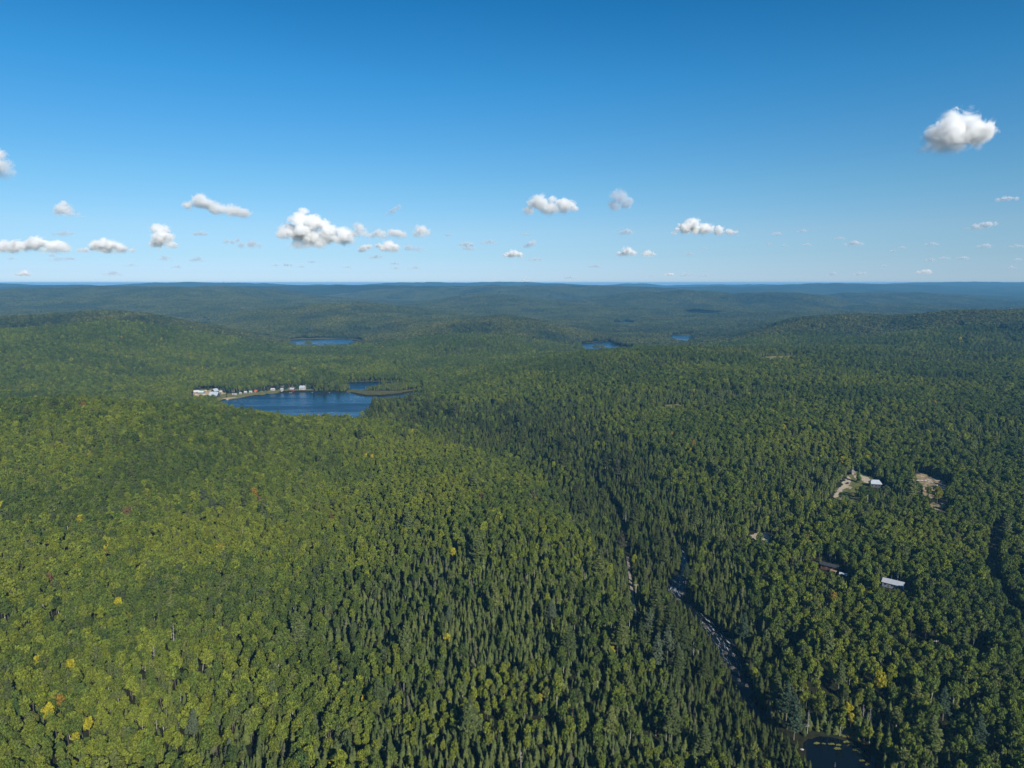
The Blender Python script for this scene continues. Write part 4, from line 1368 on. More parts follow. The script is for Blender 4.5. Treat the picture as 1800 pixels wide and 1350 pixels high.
# boulders in the rapids
M['rock'] = plain("rock", (0.060, 0.054, 0.050), 0.8, noise=0.5, scale=0.9)
M['pale_rock'] = plain("pale_rock", (0.33, 0.31, 0.28), 0.85, noise=0.3, scale=0.9)
def rock_mesh(seed):
    rng = np.random.default_rng(seed)
    bm = bmesh.new(); bmesh.ops.create_icosphere(bm, subdivisions=2, radius=1.0)
    for v in bm.verts:
        k = 1 + 0.35 * float(fbm(np.array([v.co.x * 2 + seed]), np.array([v.co.y * 2 + v.co.z * 1.7]), 1.3, 7 + seed, 2)[0])
        v.co = Vector((v.co.x * 1.25, v.co.y * 0.85, v.co.z * 0.55)) * k
    me = bpy.data.meshes.new("boulder"); bm.to_mesh(me); bm.free(); me.materials.append(M['rock'])
    return me
ROCKS = [rock_mesh(s) for s in (1, 2, 3, 4)]
_rk = np.random.default_rng(5)
def at_stream(k, off):
    i = int(np.clip(k, 0, len(pts) - 1))
    return pts[i] + nrm[i] * off * wid[i], lev[i]
first = None
for k0, k1, cnt, lab in ((5 * SUB, 8 * SUB, 9, "dark wet boulder beside the upper white rapid of the stream"),
                         (9 * SUB, 14 * SUB, 20, "dark wet boulder in the long white rapids of the stream")):
    for _ in range(cnt):
        p, z = at_stream(_rk.uniform(k0, k1), _rk.choice([-1, 1]) * _rk.uniform(0.25, 1.12))
        o = bpy.data.objects.new("boulder", ROCKS[_rk.integers(0, 4)]); COL.objects.link(o)
        s = _rk.uniform(0.6, 1.7); o.scale = (s, s, s); o.location = (p[0], p[1], z + 0.05); o.rotation_euler = (0, 0, _rk.uniform(0, 6.28))
        tag(o, lab, "boulder", "boulders of the upper rapid" if k0 < 9 * SUB else "boulders of the long rapids")
g = at_z(1409, 1318, -12.9)
o = bpy.data.objects.new("boulder", ROCKS[1].copy()); o.data.materials[0] = M['pale_rock']; COL.objects.link(o)
o.location = g; o.scale = (0.9, 0.9, 1.0); tag(o, "small pale grey boulder at the left shore of the dark pond", "boulder")

# lily pads on the pond
bm = bmesh.new()
_lp = np.random.default_rng(9)
for px, py, rx, ry, cnt in ((1436,1306,5,1.6,40),(1462,1307.5,6,1.3,46),(1474,1309.5,4,1.2,26),(1472,1315.5,6,2.0,46),(1488,1304,5,2.0,36),(1494,1310,6,1.5,30),(1514,1321.5,4,2.2,34),(1506,1317,7,2.5,30),(1515,1337,4,1.4,24),(1524,1343,4,1.5,20),(1448,1307,3,1,14)):
    for _ in range(cnt):
        a = _lp.uniform(0, 6.28); r = math.sqrt(_lp.random())
        c = at_z(px + rx * r * math.cos(a), py + ry * r * math.sin(a), -12.985)
        rad = _lp.uniform(0.16, 0.42)
        vs = [bm.verts.new((c[0] + rad * math.cos(q), c[1] + rad * math.sin(q), c[2] + _lp.uniform(0, 0.004))) for q in np.linspace(0.3, 6.0, 7)]
        bm.faces.new(vs)
me = bpy.data.meshes.new("lily_pads"); bm.to_mesh(me); bm.free()
me.materials.append(plain("lily_pad", (0.14, 0.14, 0.035), 0.6, noise=0.3, scale=0.3))
tag(link(bpy.data.objects.new("lily_pads", me)), "yellowish green lily pads floating on the dark pond", "lily pads", kind="stuff")

# ------------------------------------------------------------------ buildings
M['metal_roof'] = plain("pale_metal_roof", (0.33, 0.36, 0.41), 0.45, noise=0.08, scale=0.4)
M['blue_wall'] = plain("blue_grey_wall", (0.16, 0.20, 0.27), 0.8, noise=0.15, scale=0.6)
M['dark_roof'] = plain("dark_roof", (0.035, 0.037, 0.045), 0.7, noise=0.3, scale=0.6)
M['red_wood'] = plain("red_brown_wood", (0.12, 0.055, 0.038), 0.8, noise=0.3, scale=0.8)
M['tan_wood'] = plain("tan_wood", (0.34, 0.23, 0.14), 0.8, noise=0.25, scale=0.8)
M['white_wall'] = plain("white_wall", (0.31, 0.31, 0.31), 0.8, noise=0.06, scale=0.5)
M['grey_roof'] = plain("grey_roof", (0.42, 0.40, 0.42), 0.8, noise=0.15, scale=0.5)
M['green_roof'] = plain("pale_green_roof", (0.42, 0.50, 0.45), 0.6, noise=0.1, scale=0.5)
M['hut_roof'] = plain("hut_roof", (0.14, 0.12, 0.12), 0.8, noise=0.15, scale=0.5)
M['red_roof'] = plain("red_roof", (0.36, 0.10, 0.06), 0.7, noise=0.15, scale=0.5)
M['dark_wall'] = plain("dark_wall", (0.045, 0.05, 0.065), 0.8, noise=0.2, scale=0.5)
M['brown_wall'] = plain("brown_wall", (0.13, 0.085, 0.055), 0.8, noise=0.2, scale=0.5)
M['window'] = plain("window_glass", (0.02, 0.025, 0.03), 0.08, spec=0.6)
M['tyre'] = plain("tyre", (0.02, 0.02, 0.02), 0.9)

def solid(name, V, F, mat, parent):
    return link(bpy.data.objects.new(name, mesh_from(name, V, F, mat)), parent)

def cuboid(name, c, s, mat, parent, bevel=0.0):
    x, y, z = c; a, b, d = s[0] / 2, s[1] / 2, s[2] / 2
    V = [(x + i * a, y + j * b, z + k * d) for k in (-1, 1) for j in (-1, 1) for i in (-1, 1)]
    F = [(0, 2, 3, 1), (4, 5, 7, 6), (0, 1, 5, 4), (2, 6, 7, 3), (0, 4, 6, 2), (1, 3, 7, 5)]
    return solid(name, V, F, mat, parent)

def house(name, label, cat, pos, rot, L, W, hw, hr, wall, roof, over=0.5, doors=1, windows=3, chimney=False, porch=None, hip=0.0, group=None):
    """gabled building, ridge along local x"""
    e = bpy.data.objects.new(name, None); COL.objects.link(e)
    e.location = pos; e.rotation_euler = (0, 0, math.radians(rot)); tag(e, label, cat, group)
    a, b = L / 2, W / 2
    V = [(-a, -b, -1.5), (a, -b, -1.5), (a, b, -1.5), (-a, b, -1.5), (-a, -b, hw), (a, -b, hw), (a, b, hw), (-a, b, hw),
         (-a + hip, 0, hw + hr - 0.03), (a - hip, 0, hw + hr - 0.03)]
    F = [(0, 1, 5, 4), (2, 3, 7, 6), (1, 2, 6, 9, 5), (3, 0, 4, 8, 7), (4, 5, 9, 8), (6, 7, 8, 9)]
    solid("wall", V, F, wall, e)
    k = hr / b
    t = 0.16
    A, B, zl = a + over, b + over, hw - over * k
    h2 = hip + (over if hip == 0 else 0) * 0
    rx = A - hip if hip else A
    V = [(-A, -B, zl + 0.05), (A, -B, zl + 0.05), (rx, 0, hw + hr + 0.05), (-rx, 0, hw + hr + 0.05), (A, B, zl + 0.05), (-A, B, zl + 0.05)]
    V += [(x, y, z + t) for x, y, z in V]
    F = [(6, 7, 8, 9), (9, 8, 10, 11), (0, 3, 2, 1), (3, 5, 4, 2), (0, 1, 7, 6), (4, 5, 11, 10), (1, 2, 8, 7), (2, 4, 10, 8), (3, 0, 6, 9), (5, 3, 9, 11)]
    r = solid("roof", V, F, roof, e)
    if hip:
        solid("roof_end", [(A, -B, zl + 0.07), (A, B, zl + 0.07), (rx, 0, hw + hr + 0.07)], [(0, 1, 2)], roof, r)
        solid("roof_end", [(-A, B, zl + 0.07), (-A, -B, zl + 0.07), (-rx, 0, hw + hr + 0.07)], [(0, 1, 2)], roof, r)
    if doors:
        d = cuboid("door", (-a * 0.35, -b - 0.03, 1.0), (1.0, 0.08, 2.0), M['brown_wall'] if wall is not M['brown_wall'] else M['white_wall'], e)
    for i in range(windows):
        wx = -a + L * (i + 0.7) / (windows + 0.4)
        if abs(wx + a * 0.35) < 1.0: wx += 1.3
        cuboid("window", (wx, -b - 0.03, hw * 0.55), (1.1, 0.08, 0.9), M['window'], e)
    if chimney:
        cuboid("chimney", (a * 0.4, b * 0.3, hw + hr * 0.9), (0.7, 0.7, 1.4), M['grey_roof'], r)
    if porch:
        pw, ph, pm = porch                                # lean-to along the front
        solid("porch_roof", [(-a, -b - pw, ph), (a, -b - pw, ph), (a, -b - 0.05, hw - 0.12), (-a, -b - 0.05, hw - 0.12),
                             (-a, -b - pw, ph + .14), (a, -b - pw, ph + .14), (a, -b - 0.05, hw + .02), (-a, -b - 0.05, hw + .02)],
              [(0, 3, 2, 1), (4, 5, 6, 7), (0, 1, 5, 4), (1, 2, 6, 5), (2, 3, 7, 6), (3, 0, 4, 7)], pm, e)
        for sx in (-1, 1):
            cuboid("post", (sx * (a - 0.2), -b - pw + 0.2, ph / 2), (0.18, 0.18, ph), M['white_wall'], e)
    return e

def onto(px, py):
    g = ground(px, py)
    return (g[0], g[1], g[2] + 0.3)

# right-hand slope
house("long_shed", "long shed with pale metal roof and blue grey walls standing alone in the right-hand forest", "shed", onto(1570, 1033), -40, 12.0, 6.0, 2.8, 1.7, M['blue_wall'], M['metal_roof'], 0.45, windows=4)
lod = house("forest_lodge", "wooden lodge with a nearly flat dark roof and red brown walls below tall trunks", "lodge", onto(1459, 1001), -40, 11.0, 4.6, 2.9, 0.8, M['red_wood'], M['dark_roof'], 0.7, windows=4)
dk = cuboid("deck", (3.4, -3.9, 1.0), (4.0, 3.0, 0.25), M['tan_wood'], lod)
for sx in (1.7, 5.1):
    cuboid("deck_post", (sx, -5.2, 0.0), (0.25, 0.25, 2.2), M['tan_wood'], lod)
cuboid("railing", (3.4, -5.35, 1.9), (4.0, 0.10, 0.12), M['tan_wood'], lod)
house("boat_shelter", "small shelter with pale blue roof just below the dark roofed lodge", "shelter", (G_LODGE[0] + 4.5, G_LODGE[1] - 10.5, G_LODGE[2] + 0.2), -30, 4.2, 3.0, 2.2, 0.7, M['dark_wall'], M['metal_roof'], 0.3, doors=0, windows=1)
house("yard_house", "house with shiny pale blue metal roof at the end of the sandy drive", "house", onto(1538, 856), -14, 9.5, 7.0, 3.4, 2.6, M['dark_wall'], M['metal_roof'], 0.5, windows=3, hip=2.2)
house("garden_hut", "tiny hut with pointed pinkish grey roof at the top of the lawn", "hut", onto(1498, 834), 10, 4.0, 4.0, 2.2, 1.8, M['brown_wall'], M['hut_roof'], 0.5, doors=1, windows=0, hip=1.8)

# the village on the lake
house("lakeside_barn", "large barn with white metal roof and low white porch by the lake's left end", "barn", onto(377, 698), -8, 15.5, 10, 3.6, 5.2, M['dark_wall'], M['metal_roof'], 0.5, windows=3, porch=(3.2, 2.3, M['metal_roof']))
VILL = [("cottage", "cottage with pinkish grey roof, leftmost house of the lake village", 346, 691.5, 4, 9, 7, 2.6, 2.8, 'brown_wall', 'grey_roof'),
        ("cottage", "cottage with pale green roof and bluish walls left of the large barn", 354.5, 692.5, -4, 9.5, 7, 3.0, 2.2, 'blue_wall', 'green_roof'),
        ("cottage", "white cottage with dark gable just behind the large white barn", 378, 690.5, 62, 9, 9, 3.2, 4.0, 'dark_wall', 'metal_roof'),
        ("cabin", "tiny tan cabin on the sandy yard left of the barn", 362, 690, 0, 4, 3.5, 2.0, 1.2, 'tan_wood', 'sand'),
        ("cabin", "small whitish cabin on the grass right of the barn", 388.5, 690.5, 6, 4.5, 4, 2.2, 1.4, 'white_wall', 'grey_roof'),
        ("mobile_home", "long flat white mobile home under the dark spruces by the shore", 412.5, 694.5, -3, 7.5, 3.2, 2.7, 0.35, 'white_wall', 'white_wall'),
        ("cabin", "narrow white cabin between the mobile home and a bluish cabin", 423, 693.3, 4, 3.4, 3.4, 2.4, 1.0, 'white_wall', 'metal_roof'),
        ("cabin", "small bluish grey cabin in the middle of the lake shore", 432, 692.2, 3, 4.6, 4, 2.2, 1.5, 'blue_wall', 'grey_roof'),
        ("cabin", "small white roofed cabin right of the bluish grey cabin", 441, 691.2, -5, 4.6, 4, 2.2, 1.4, 'white_wall', 'metal_roof'),
        ("cabin", "small brown cabin half hidden by trees on the lake shore", 450, 689.8, 5, 5, 4, 2.2, 1.5, 'brown_wall', 'red_roof'),
        ("cottage", "white cottage with grey roof, left of two pale houses on the lake shore", 480, 687.2, -3, 7, 5.5, 2.8, 1.4, 'white_wall', 'grey_roof'),
        ("cabin", "narrow white cabin under spruces left of the reddish boathouse", 496, 687, 8, 4.4, 4.4, 3.0, 1.4, 'white_wall', 'metal_roof'),
        ("cottage", "cottage with white roof and reddish end wall close to the lake shore", 514, 686.8, -16, 8, 6, 2.6, 2.2, 'red_wood', 'metal_roof'),
        ("cottage", "white two storey cottage, rightmost of the lakeside houses", 532, 685.4, -10, 10, 7.5, 4.4, 3.0, 'white_wall', 'metal_roof'),
        ("cabin", "white cabin with red roof at the left end of the small cove", 606.5, 674.0, -20, 5.5, 5, 3.2, 2.2, 'white_wall', 'red_roof'),
        ("cabin", "small grey roofed cabin among spruces behind the lake's far shore", 587, 683.5, 10, 6, 4.5, 2.4, 1.6, 'brown_wall', 'grey_roof')]
for nm, lab, px, py, rot, L, W, hw, hr, wl_, rf_ in VILL:
    house(nm, lab, {"mobile_home": "mobile home"}.get(nm, nm), onto(px, py), rot, L, W, hw, hr, M[wl_], M[rf_], 0.35, windows=2, chimney=(nm == "cottage"))

# docks and boats
def dock(px, py, rot, L, lab):
    e = bpy.data.objects.new("dock", None); COL.objects.link(e)
    e.location = at_z(px, py, 0.0); e.rotation_euler = (0, 0, math.radians(rot)); tag(e, lab, "dock")
    for i in range(6):
        cuboid("plank", (0, (i - 2.5) * L / 6, 0.45), (1.8, L / 6 - 0.05, 0.10), M['tan_wood'] if 'brown' in lab else M['white_wall'], e)
    for sx in (-1, 1):
        for sy in (-1, 1):
            cuboid("post", (sx * 0.8, sy * L * 0.45, -0.2), (0.16, 0.16, 1.6), M['bark'], e)
dock(509.5, 690.8, 20, 7, "pale dock on the lake in front of the reddish end cottage")
dock(579, 690.4, 15, 8, "brown dock at the lake's far shore right of the houses")
def boat(px, py, rot, lab, mat):
    e = bpy.data.objects.new("rowing_boat", None); COL.objects.link(e)
    e.location = at_z(px, py, 0.05); e.rotation_euler = (0, 0, math.radians(rot)); tag(e, lab, "boat")
    V, F = [], []
    st = [(-2.0, 0.65, 0), (-1.0, 0.85, 0), (0.4, 0.85, 0), (1.5, 0.5, 0.08), (2.2, 0.06, 0.22)]
    for x, w, r in st:
        V += [(x, -w, 0.55 + r), (x, -w * 0.65, 0.0 + r), (x, w * 0.65, 0.0 + r), (x, w, 0.55 + r), (x, w * 0.85, 0.5 + r), (x, w * 0.5, 0.12 + r), (x, -w * 0.5, 0.12 + r), (x, -w * 0.85, 0.5 + r)]
    for i in range(len(st) - 1):
        for k in range(8):
            F.append((i * 8 + k, i * 8 + (k + 1) % 8, (i + 1) * 8 + (k + 1) % 8, (i + 1) * 8 + k))
    F.append(tuple(range(7, -1, -1))); F.append(tuple(range(32, 40)))
    solid("hull", V, F, mat, e)
    for x in (-1.1, 0.3):
        cuboid("seat", (x, 0, 0.42), (0.3, 1.3, 0.06), M['tan_wood'], e)
boat(513, 690.2, 70, "white boat moored beside the pale dock", M['white_wall'])
boat(549, 689.9, 100, "white boat lying at the shore right of the two storey cottage", M['white_wall'])

# cars in the village and at the house
def car(px, py, rot, lab, col, name="parked_car"):
    e = bpy.data.objects.new(name, None); COL.objects.link(e)
    e.location = onto(px, py); e.rotation_euler = (0, 0, math.radians(rot)); tag(e, lab, "car")
    m = plain("car_paint", col, 0.3, spec=0.5)
    prof = [(-2.1, 0.35), (-2.15, 0.85), (-1.5, 0.95), (-1.05, 1.45), (0.6, 1.48), (1.15, 0.98), (2.0, 0.85), (2.15, 0.40)]
    V = [(x, -0.86, z + 0.1) for x, z in prof] + [(x, 0.86, z + 0.1) for x, z in prof]
    k = len(prof)
    F = [tuple(range(k - 1, -1, -1)), tuple(range(k, 2 * k))] + [(i, (i + 1) % k, (i + 1) % k + k, i + k) for i in range(k)]
    solid("body", V, F, m, e)
    V = [(-1.0, -0.875, 1.1), (0.95, -0.875, 1.1), (0.55, -0.875, 1.48), (-0.85, -0.875, 1.48)]
    solid("side_window", V, [(0, 1, 2, 3)], M['window'], e)
    solid("side_window", [(x, -y, z) for x, y, z in V], [(3, 2, 1, 0)], M['window'], e)
    for sx in (-1.3, 1.3):
        for sy in (-0.8, 0.8):
            w = []
            for yy in (-0.1, 0.1):
                w += [(sx + 0.33 * math.cos(q), sy + yy, 0.33 + 0.33 * math.sin(q)) for q in np.linspace(0, 2 * math.pi, 12, endpoint=False)]
            solid("wheel", w, [tuple(range(11, -1, -1)), tuple(range(12, 24))] + [(i, (i + 1) % 12, (i + 1) % 12 + 12, i + 12) for i in range(12)], M['tyre'], e)
car(345.5, 694.5, 10, "pale car parked in front of the leftmost village cottage", (0.6, 0.58, 0.5))
car(359, 694.6, -15, "cream car parked on the sandy yard below the pale green cottage", (0.65, 0.62, 0.45))
car(353.5, 699.5, 25, "white car parked on the grass left of the large barn", (0.75, 0.75, 0.75))
car(1490, 852, 60, "dark car parked on the gravel drive of the yard", (0.03, 0.035, 0.05))

# poles
def pole(pos, h, lab, arms=1, mat='pale_bark'):
    e = bpy.data.objects.new("utility_pole", None); COL.objects.link(e)
    e.location = pos; tag(e, lab, "utility pole")
    V, F = trunk_geo(h, 0.20, 0.13, 0, np.random.default_rng(1), 8, 1)
    link(bpy.data.objects.new("pole", poly_mesh("pole", (V, F), M[mat])), e)
    for i in range(arms):
        c = cuboid("crossarm", (0, 0, h - 0.5 - i * 0.9), (2.6, 0.16, 0.16), M['grey_wood'], e)
        for sx in (-1.1, 1.1):
            cuboid("insulator", (sx, 0, h - 0.32 - i * 0.9), (0.14, 0.14, 0.25), M['white_wall'], c)
g = ground(1114, 1057); pole((g[0] + 1.2, g[1], g[2]), 11, "tall slim pole beside the pale gravel road left of the stream")
pole(tuple(G_POLE), 8.5, "utility pole with crossarm in a dark gap of the lower right forest")
g = ground(1525, 883); pole(tuple(g), 6.5, "short pale pole at the lower edge of the lawn", 1)

# logs and stones in the bare clearing
_lg = np.random.default_rng(21)
for i in range(16):
    g = ground(_lg.uniform(1616, 1650), _lg.uniform(843, 860))
    o = bpy.data.objects.new("felled_log", poly_mesh("felled_log", limb_geo((-3, 0, 0.3), (3, 0, 0.35), 0.3, 0.22, 7), M['pale_bark']))
    COL.objects.link(o); o.location = (g[0], g[1], g[2] + 0.35); o.rotation_euler = (0, 0, _lg.uniform(0, 3.14))
    s = _lg.uniform(0.6, 1.2); o.scale = (s, 1, 1)
    tag(o, "pale felled log lying on the reddish bare clearing", "log", "felled logs on the bare clearing")
# ------------------------------------------------------------------ standing dead trees
SNAGM = []
for i in range(3):
    a_, b_ = snag_geo(300 + i, 12.5 + i, 1.5 + 0.3 * i, True)
    SNAGM.append((poly_mesh("dead_trunk", a_, M['grey_wood']), poly_mesh("dead_branches", b_, M['grey_wood'])))
for px, py, k, s, lab in SNAGS:
    g = ground(px, py, 5.0 * s)
    e = bpy.data.objects.new("dead_tree", None); COL.objects.link(e)
    e.location = g; e.rotation_euler = (0.03, 0, px); e.scale = (s, s, s)
    tag(e, lab, "dead tree")
    link(bpy.data.objects.new("trunk", SNAGM[k][0]), e); link(bpy.data.objects.new("branches", SNAGM[k][1]), e)

# ------------------------------------------------------------------ trees one can point to
for px, py, kind, i, s, col, lab in SPECIAL:
    g = ground(px, py, MESH_H[kind][i] * s * 0.62)
    single_tree(kind, {'maple': 'broadleaf_tree', 'spruce': 'spruce_tree', 'pine': 'pine_tree'}[kind], g[0], g[1], g[2], i,
                (s, s, s * (1.25 if kind == 'maple' else 1.0)), px * 0.7, col, lab, {'maple': 'tree', 'spruce': 'spruce', 'pine': 'pine'}[kind], None)

# spruces between the lakeside cottages
_vs = np.random.default_rng(63)
for px, py in ((403,691.6),(407,689.5),(417.5,692.4),(419,690),(428,690.6),(436.5,690.4),(446,689.2),(455,689.6),(458,688),(464,688.2),(470,687.6),(475,685),(487,685.8),(490,684.8),
               (501,685.2),(504,684.2),(521,684.2),(525,683.2),(540,684.4),(545,684.2),(551,685.4),(392,689),(395,691),(384,688.2),(349,688.6),(366,686.4)):
    g = ground(px, py); k_ = int(_vs.integers(0, 5)); s_ = _vs.uniform(0.95, 1.45)
    single_tree('spruce', 'spruce_tree', g[0], g[1], g[2], k_, (s_, s_, s_), px, (0.026, 0.042, 0.028), "dark spruce standing among the cottages on the lake's left shore", 'spruce', "spruces among the lakeside cottages")

# trees on the islands of the far lakes
isl = []
_is = np.random.default_rng(31)
for cx, cy, rx, ry, cnt, nm in ((541.5, 603, 7, 1.3, 34, 'a'), (1052, 609.5, 12, 1.2, 46, 'b')):
    P = poly([(cx - rx - 2, cy), (cx - rx * 0.5, cy - ry), (cx + rx * 0.6, cy - ry), (cx + rx + 2, cy), (cx + rx * 0.6, cy + ry), (cx - rx * 0.5, cy + ry)], 0.0)
    bm = bmesh.new()
    c = P.mean(0)
    top = [bm.verts.new((p[0] * 0.8 + c[0] * 0.2, p[1] * 0.8 + c[1] * 0.2, 0.9)) for p in P]
    bot = [bm.verts.new((p[0], p[1], -0.4)) for p in P]
    bm.faces.new(top)
    for k in range(len(P)):
        bm.faces.new((bot[k], bot[(k + 1) % len(P)], top[(k + 1) % len(P)], top[k]))
    bmesh.ops.recalc_face_normals(bm, faces=bm.faces[:])
    me = bpy.data.meshes.new("island"); bm.to_mesh(me); bm.free(); me.materials.append(M['reed'])
    tag(link(bpy.data.objects.new("island", me)), kind="structure")
    for _ in range(cnt):
        a = _is.uniform(0, 6.28); r = math.sqrt(_is.random()) * 0.85
        q = at_z(cx + rx * r * math.cos(a), cy + ry * r * math.sin(a) * 0.8, 0.5)
        isl.append(q)
isl = np.array(isl)
n_ = len(isl)
so = scatter("island_trees", None, isl, np.stack([np.zeros(n_), np.zeros(n_), _is.uniform(0, 6.28, n_)], 1), _is.uniform(0.55, 0.95, (n_, 1)) * np.ones((1, 3)),
             _is.integers(0, 5, n_), needle_tint(isl[:, 0], isl[:, 1], _is), [combined('spruce', i) for i in range(5)])
tag(so, "dark spruces crowding the small islands of the two far lakes", "trees")

# ------------------------------------------------------------------ clouds
def cloud_material(puffs, sigma, nscale, soft, amp, base, flat=1.0, tau=10.0):
    m, n, l = new_mat("cloud")
    tc = N(n, "ShaderNodeTexCoord")
    field = None
    for (x, y, z, r) in puffs:
        sb = N(n, "ShaderNodeVectorMath", operation='SUBTRACT'); sb.inputs[1].default_value = (x, y, z)
        ln = N(n, "ShaderNodeVectorMath", operation='LENGTH')
        ma = N(n, "ShaderNodeMath", operation='MULTIPLY_ADD'); ma.inputs[1].default_value = -1.0 / r; ma.inputs[2].default_value = 1.0
        sq = N(n, "ShaderNodeVectorMath", operation='MULTIPLY'); sq.inputs[1].default_value = (1, 1, flat)
        l.new(tc.outputs["Object"], sb.inputs[0]); l.new(sb.outputs[0], sq.inputs[0]); l.new(sq.outputs[0], ln.inputs[0]); l.new(ln.outputs["Value"], ma.inputs[0])
        if field is None: field = ma.outputs[0]
        else:
            mx = N(n, "ShaderNodeMath", operation='SMOOTH_MAX'); mx.inputs[2].default_value = 0.12
            l.new(field, mx.inputs[0]); l.new(ma.outputs[0], mx.inputs[1]); field = mx.outputs[0]
    nz = N(n, "ShaderNodeTexNoise"); nz.inputs["Scale"].default_value = 1.0 / nscale; nz.inputs["Distortion"].default_value = 0.7; nz.inputs["Detail"].default_value = 7
    nz.inputs["Roughness"].default_value = 0.68
    l.new(tc.outputs["Object"], nz.inputs["Vector"])
    a1 = N(n, "ShaderNodeMath", operation='MULTIPLY_ADD'); a1.inputs[1].default_value = amp; l.new(nz.outputs[0], a1.inputs[0]); l.new(field, a1.inputs[2])
    mr = N(n, "ShaderNodeMapRange"); mr.inputs[1].default_value = 0.5 * amp + 0.06; mr.inputs[2].default_value = 0.5 * amp + 0.06 + soft
    mr.inputs[3].default_value = 0.0; mr.inputs[4].default_value = sigma; mr.clamp = True
    l.new(a1.outputs[0], mr.inputs[0])
    sp = N(n, "ShaderNodeSeparateXYZ"); l.new(tc.outputs["Object"], sp.inputs[0])
    bz = N(n, "ShaderNodeMapRange"); bz.inputs[1].default_value = base[0]; bz.inputs[2].default_value = base[1]; bz.clamp = True  # thinned towards the base to imitate a shaded blue-grey underside
    bz.interpolation_type = 'SMOOTHSTEP'
    l.new(sp.outputs["Z"], bz.inputs[0])
    mu = N(n, "ShaderNodeMath", operation='MULTIPLY'); l.new(mr.outputs[0], mu.inputs[0]); l.new(bz.outputs[0], mu.inputs[1])
    pv = N(n, "ShaderNodeVolumePrincipled"); pv.inputs["Color"].default_value = (0.975, 0.985, 0.995, 1) if tau > 4.5 else (0.80, 0.87, 0.95, 1); pv.inputs["Anisotropy"].default_value = 0.0  # thin clouds coloured greyer, their dim lighting painted in
    o = N(n, "ShaderNodeOutputMaterial")
    l.new(mu.outputs[0], pv.inputs["Density"]); l.new(pv.outputs[0], o.inputs["Volume"])
    return m

def cloud(label, group, row_base, puffs_px, tau=14.0, alt=720.0, soft=0.6, amp=3.3, seed=0, flat=1.35, cap=46000.0):
    """puffs given as photo pixels; the row of the flat base sets how far away it floats"""
    el = math.atan((675 - row_base) / FPX) - PITCH
    D = min(cap, alt / math.tan(max(el, 0.002)))
    rng = np.random.default_rng(int(puffs_px[0][0] * 7 + puffs_px[0][1]))
    P = []
    for px, py, r in puffs_px:
        d = ray(px, py); k = D / d[1]
        dep = rng.uniform(-0.5, 0.5) * r * k / FPX
        P.append((d * k + np.array([0, dep, CAM_Z]), 0.9 * r * D / FPX))
    main = list(P)
    for k_ in range(min(14, 2 * len(main)) - 0):           # smaller knobs that fuse the main puffs into one heap
        (p1, r1), (p2, r2) = main[k_ % len(main)], main[(k_ + 1) % len(main)]
        if np.linalg.norm(p1 - p2) > 3.2 * (r1 + r2): continue
        f_ = rng.uniform(0.2, 0.8); rr_ = (r1 * (1 - f_) + r2 * f_) * rng.uniform(0.55, 0.85)
        q_ = p1 * (1 - f_) + p2 * f_ + rng.normal(0, 0.45, 3) * rr_
        P.append((q_, rr_))
    c = sum(p for p, r in P) / len(P)
    loc = [(p[0] - c[0], p[1] - c[1], p[2] - c[2], r) for p, r in P]
    base_z = CAM_Z + D * math.tan(el) - c[2] if D < cap else CAM_Z + D * (ray(900, row_base)[2] / ray(900, row_base)[1]) - c[2]
    R = max(r for *_, r in loc)
    ext = max(max(abs(x) + r for x, y, z, r in loc), R)
    mat = cloud_material(loc, (0.9 if tau > 7.5 else 0.62 if tau > 3.6 else 0.85) * tau / (1.6 * R), 0.62 * R + 0.05 * ext, soft, amp, (base_z - 0.1 * R, base_z + 1.25 * R), flat, tau)
    bm = bmesh.new(); bmesh.ops.create_icosphere(bm, subdivisions=4 if len(loc) > 2 else 3, radius=1.0)
    q = np.array([v.co[:] for v in bm.verts]); best = np.full(len(q), 0.25 * R)
    for x, y, z, r in loc:
        cc_ = np.array([x, y, z]); rr = r * 1.3
        bq = q @ cc_; disc = bq * bq - (cc_ @ cc_ - rr * rr)
        hit = np.where(disc > 0, bq + np.sqrt(np.maximum(disc, 0)), 0)
        best = np.maximum(best, hit)
    for v, d, b in zip(bm.verts, q, best):
        v.co = Vector(d * b)
        v.co.z = max(v.co.z, base_z - 0.1 * R)
    me = bpy.data.meshes.new("cloud"); bm.to_mesh(me); bm.free(); me.materials.append(mat)
    o = bpy.data.objects.new("cloud", me); COL.objects.link(o); o.location = c
    tag(o, label, "cloud", group)
    return o

cloud("large white cumulus cloud standing alone high in the right-hand sky", None, 272,
      [(1682,222,37),(1662,240,38),(1702,238,36),(1640,262,26),(1724,242,18)], 13, alt=500)
cloud("grey white cloud cut off by the left edge of the picture, highest one there", None, 316, [(-10,272,22),(0,294,22),(-24,296,26),(14,303,12)], 7, alt=690)
cloud("long grey white cloud floating above a small peaked cloud on the left", None, 388,
      [(352,352,17),(376,364,17),(404,371,16),(432,376,14),(330,360,12),(364,358,15),(390,368,14),(418,374,14)], 7)
cloud("small soft cloud above the long bank at the left edge", None, 384, [(112,366,15),(124,376,10),(146,381,6),(102,376,9)], 7)
cloud("long low bank of white clouds touching the left edge of the picture", None, 448,
      [(4,434,17),(34,434,18),(64,428,20),(90,436,16),(116,438,13),(-18,436,15),(138,441,8)], 12)
cloud("low white cloud just right of the bank at the left edge", None, 448, [(172,432,15),(198,432,15),(216,439,11),(186,440,13),(152,440,8),(234,441,7)], 10)
cloud("small peaked white cloud left of the big heap cloud", None, 440, [(278,404,17),(286,420,20),(302,432,13),(268,430,12)], 13)
cloud("big heap cloud with bright knobs and a blue grey base, largest near the horizon", None, 441,
      [(534,372,11),(528,388,21),(552,392,23),(512,408,22),(545,416,26),(578,410,20),(606,416,21),(494,412,12),(560,430,16),(520,430,16)], 15)
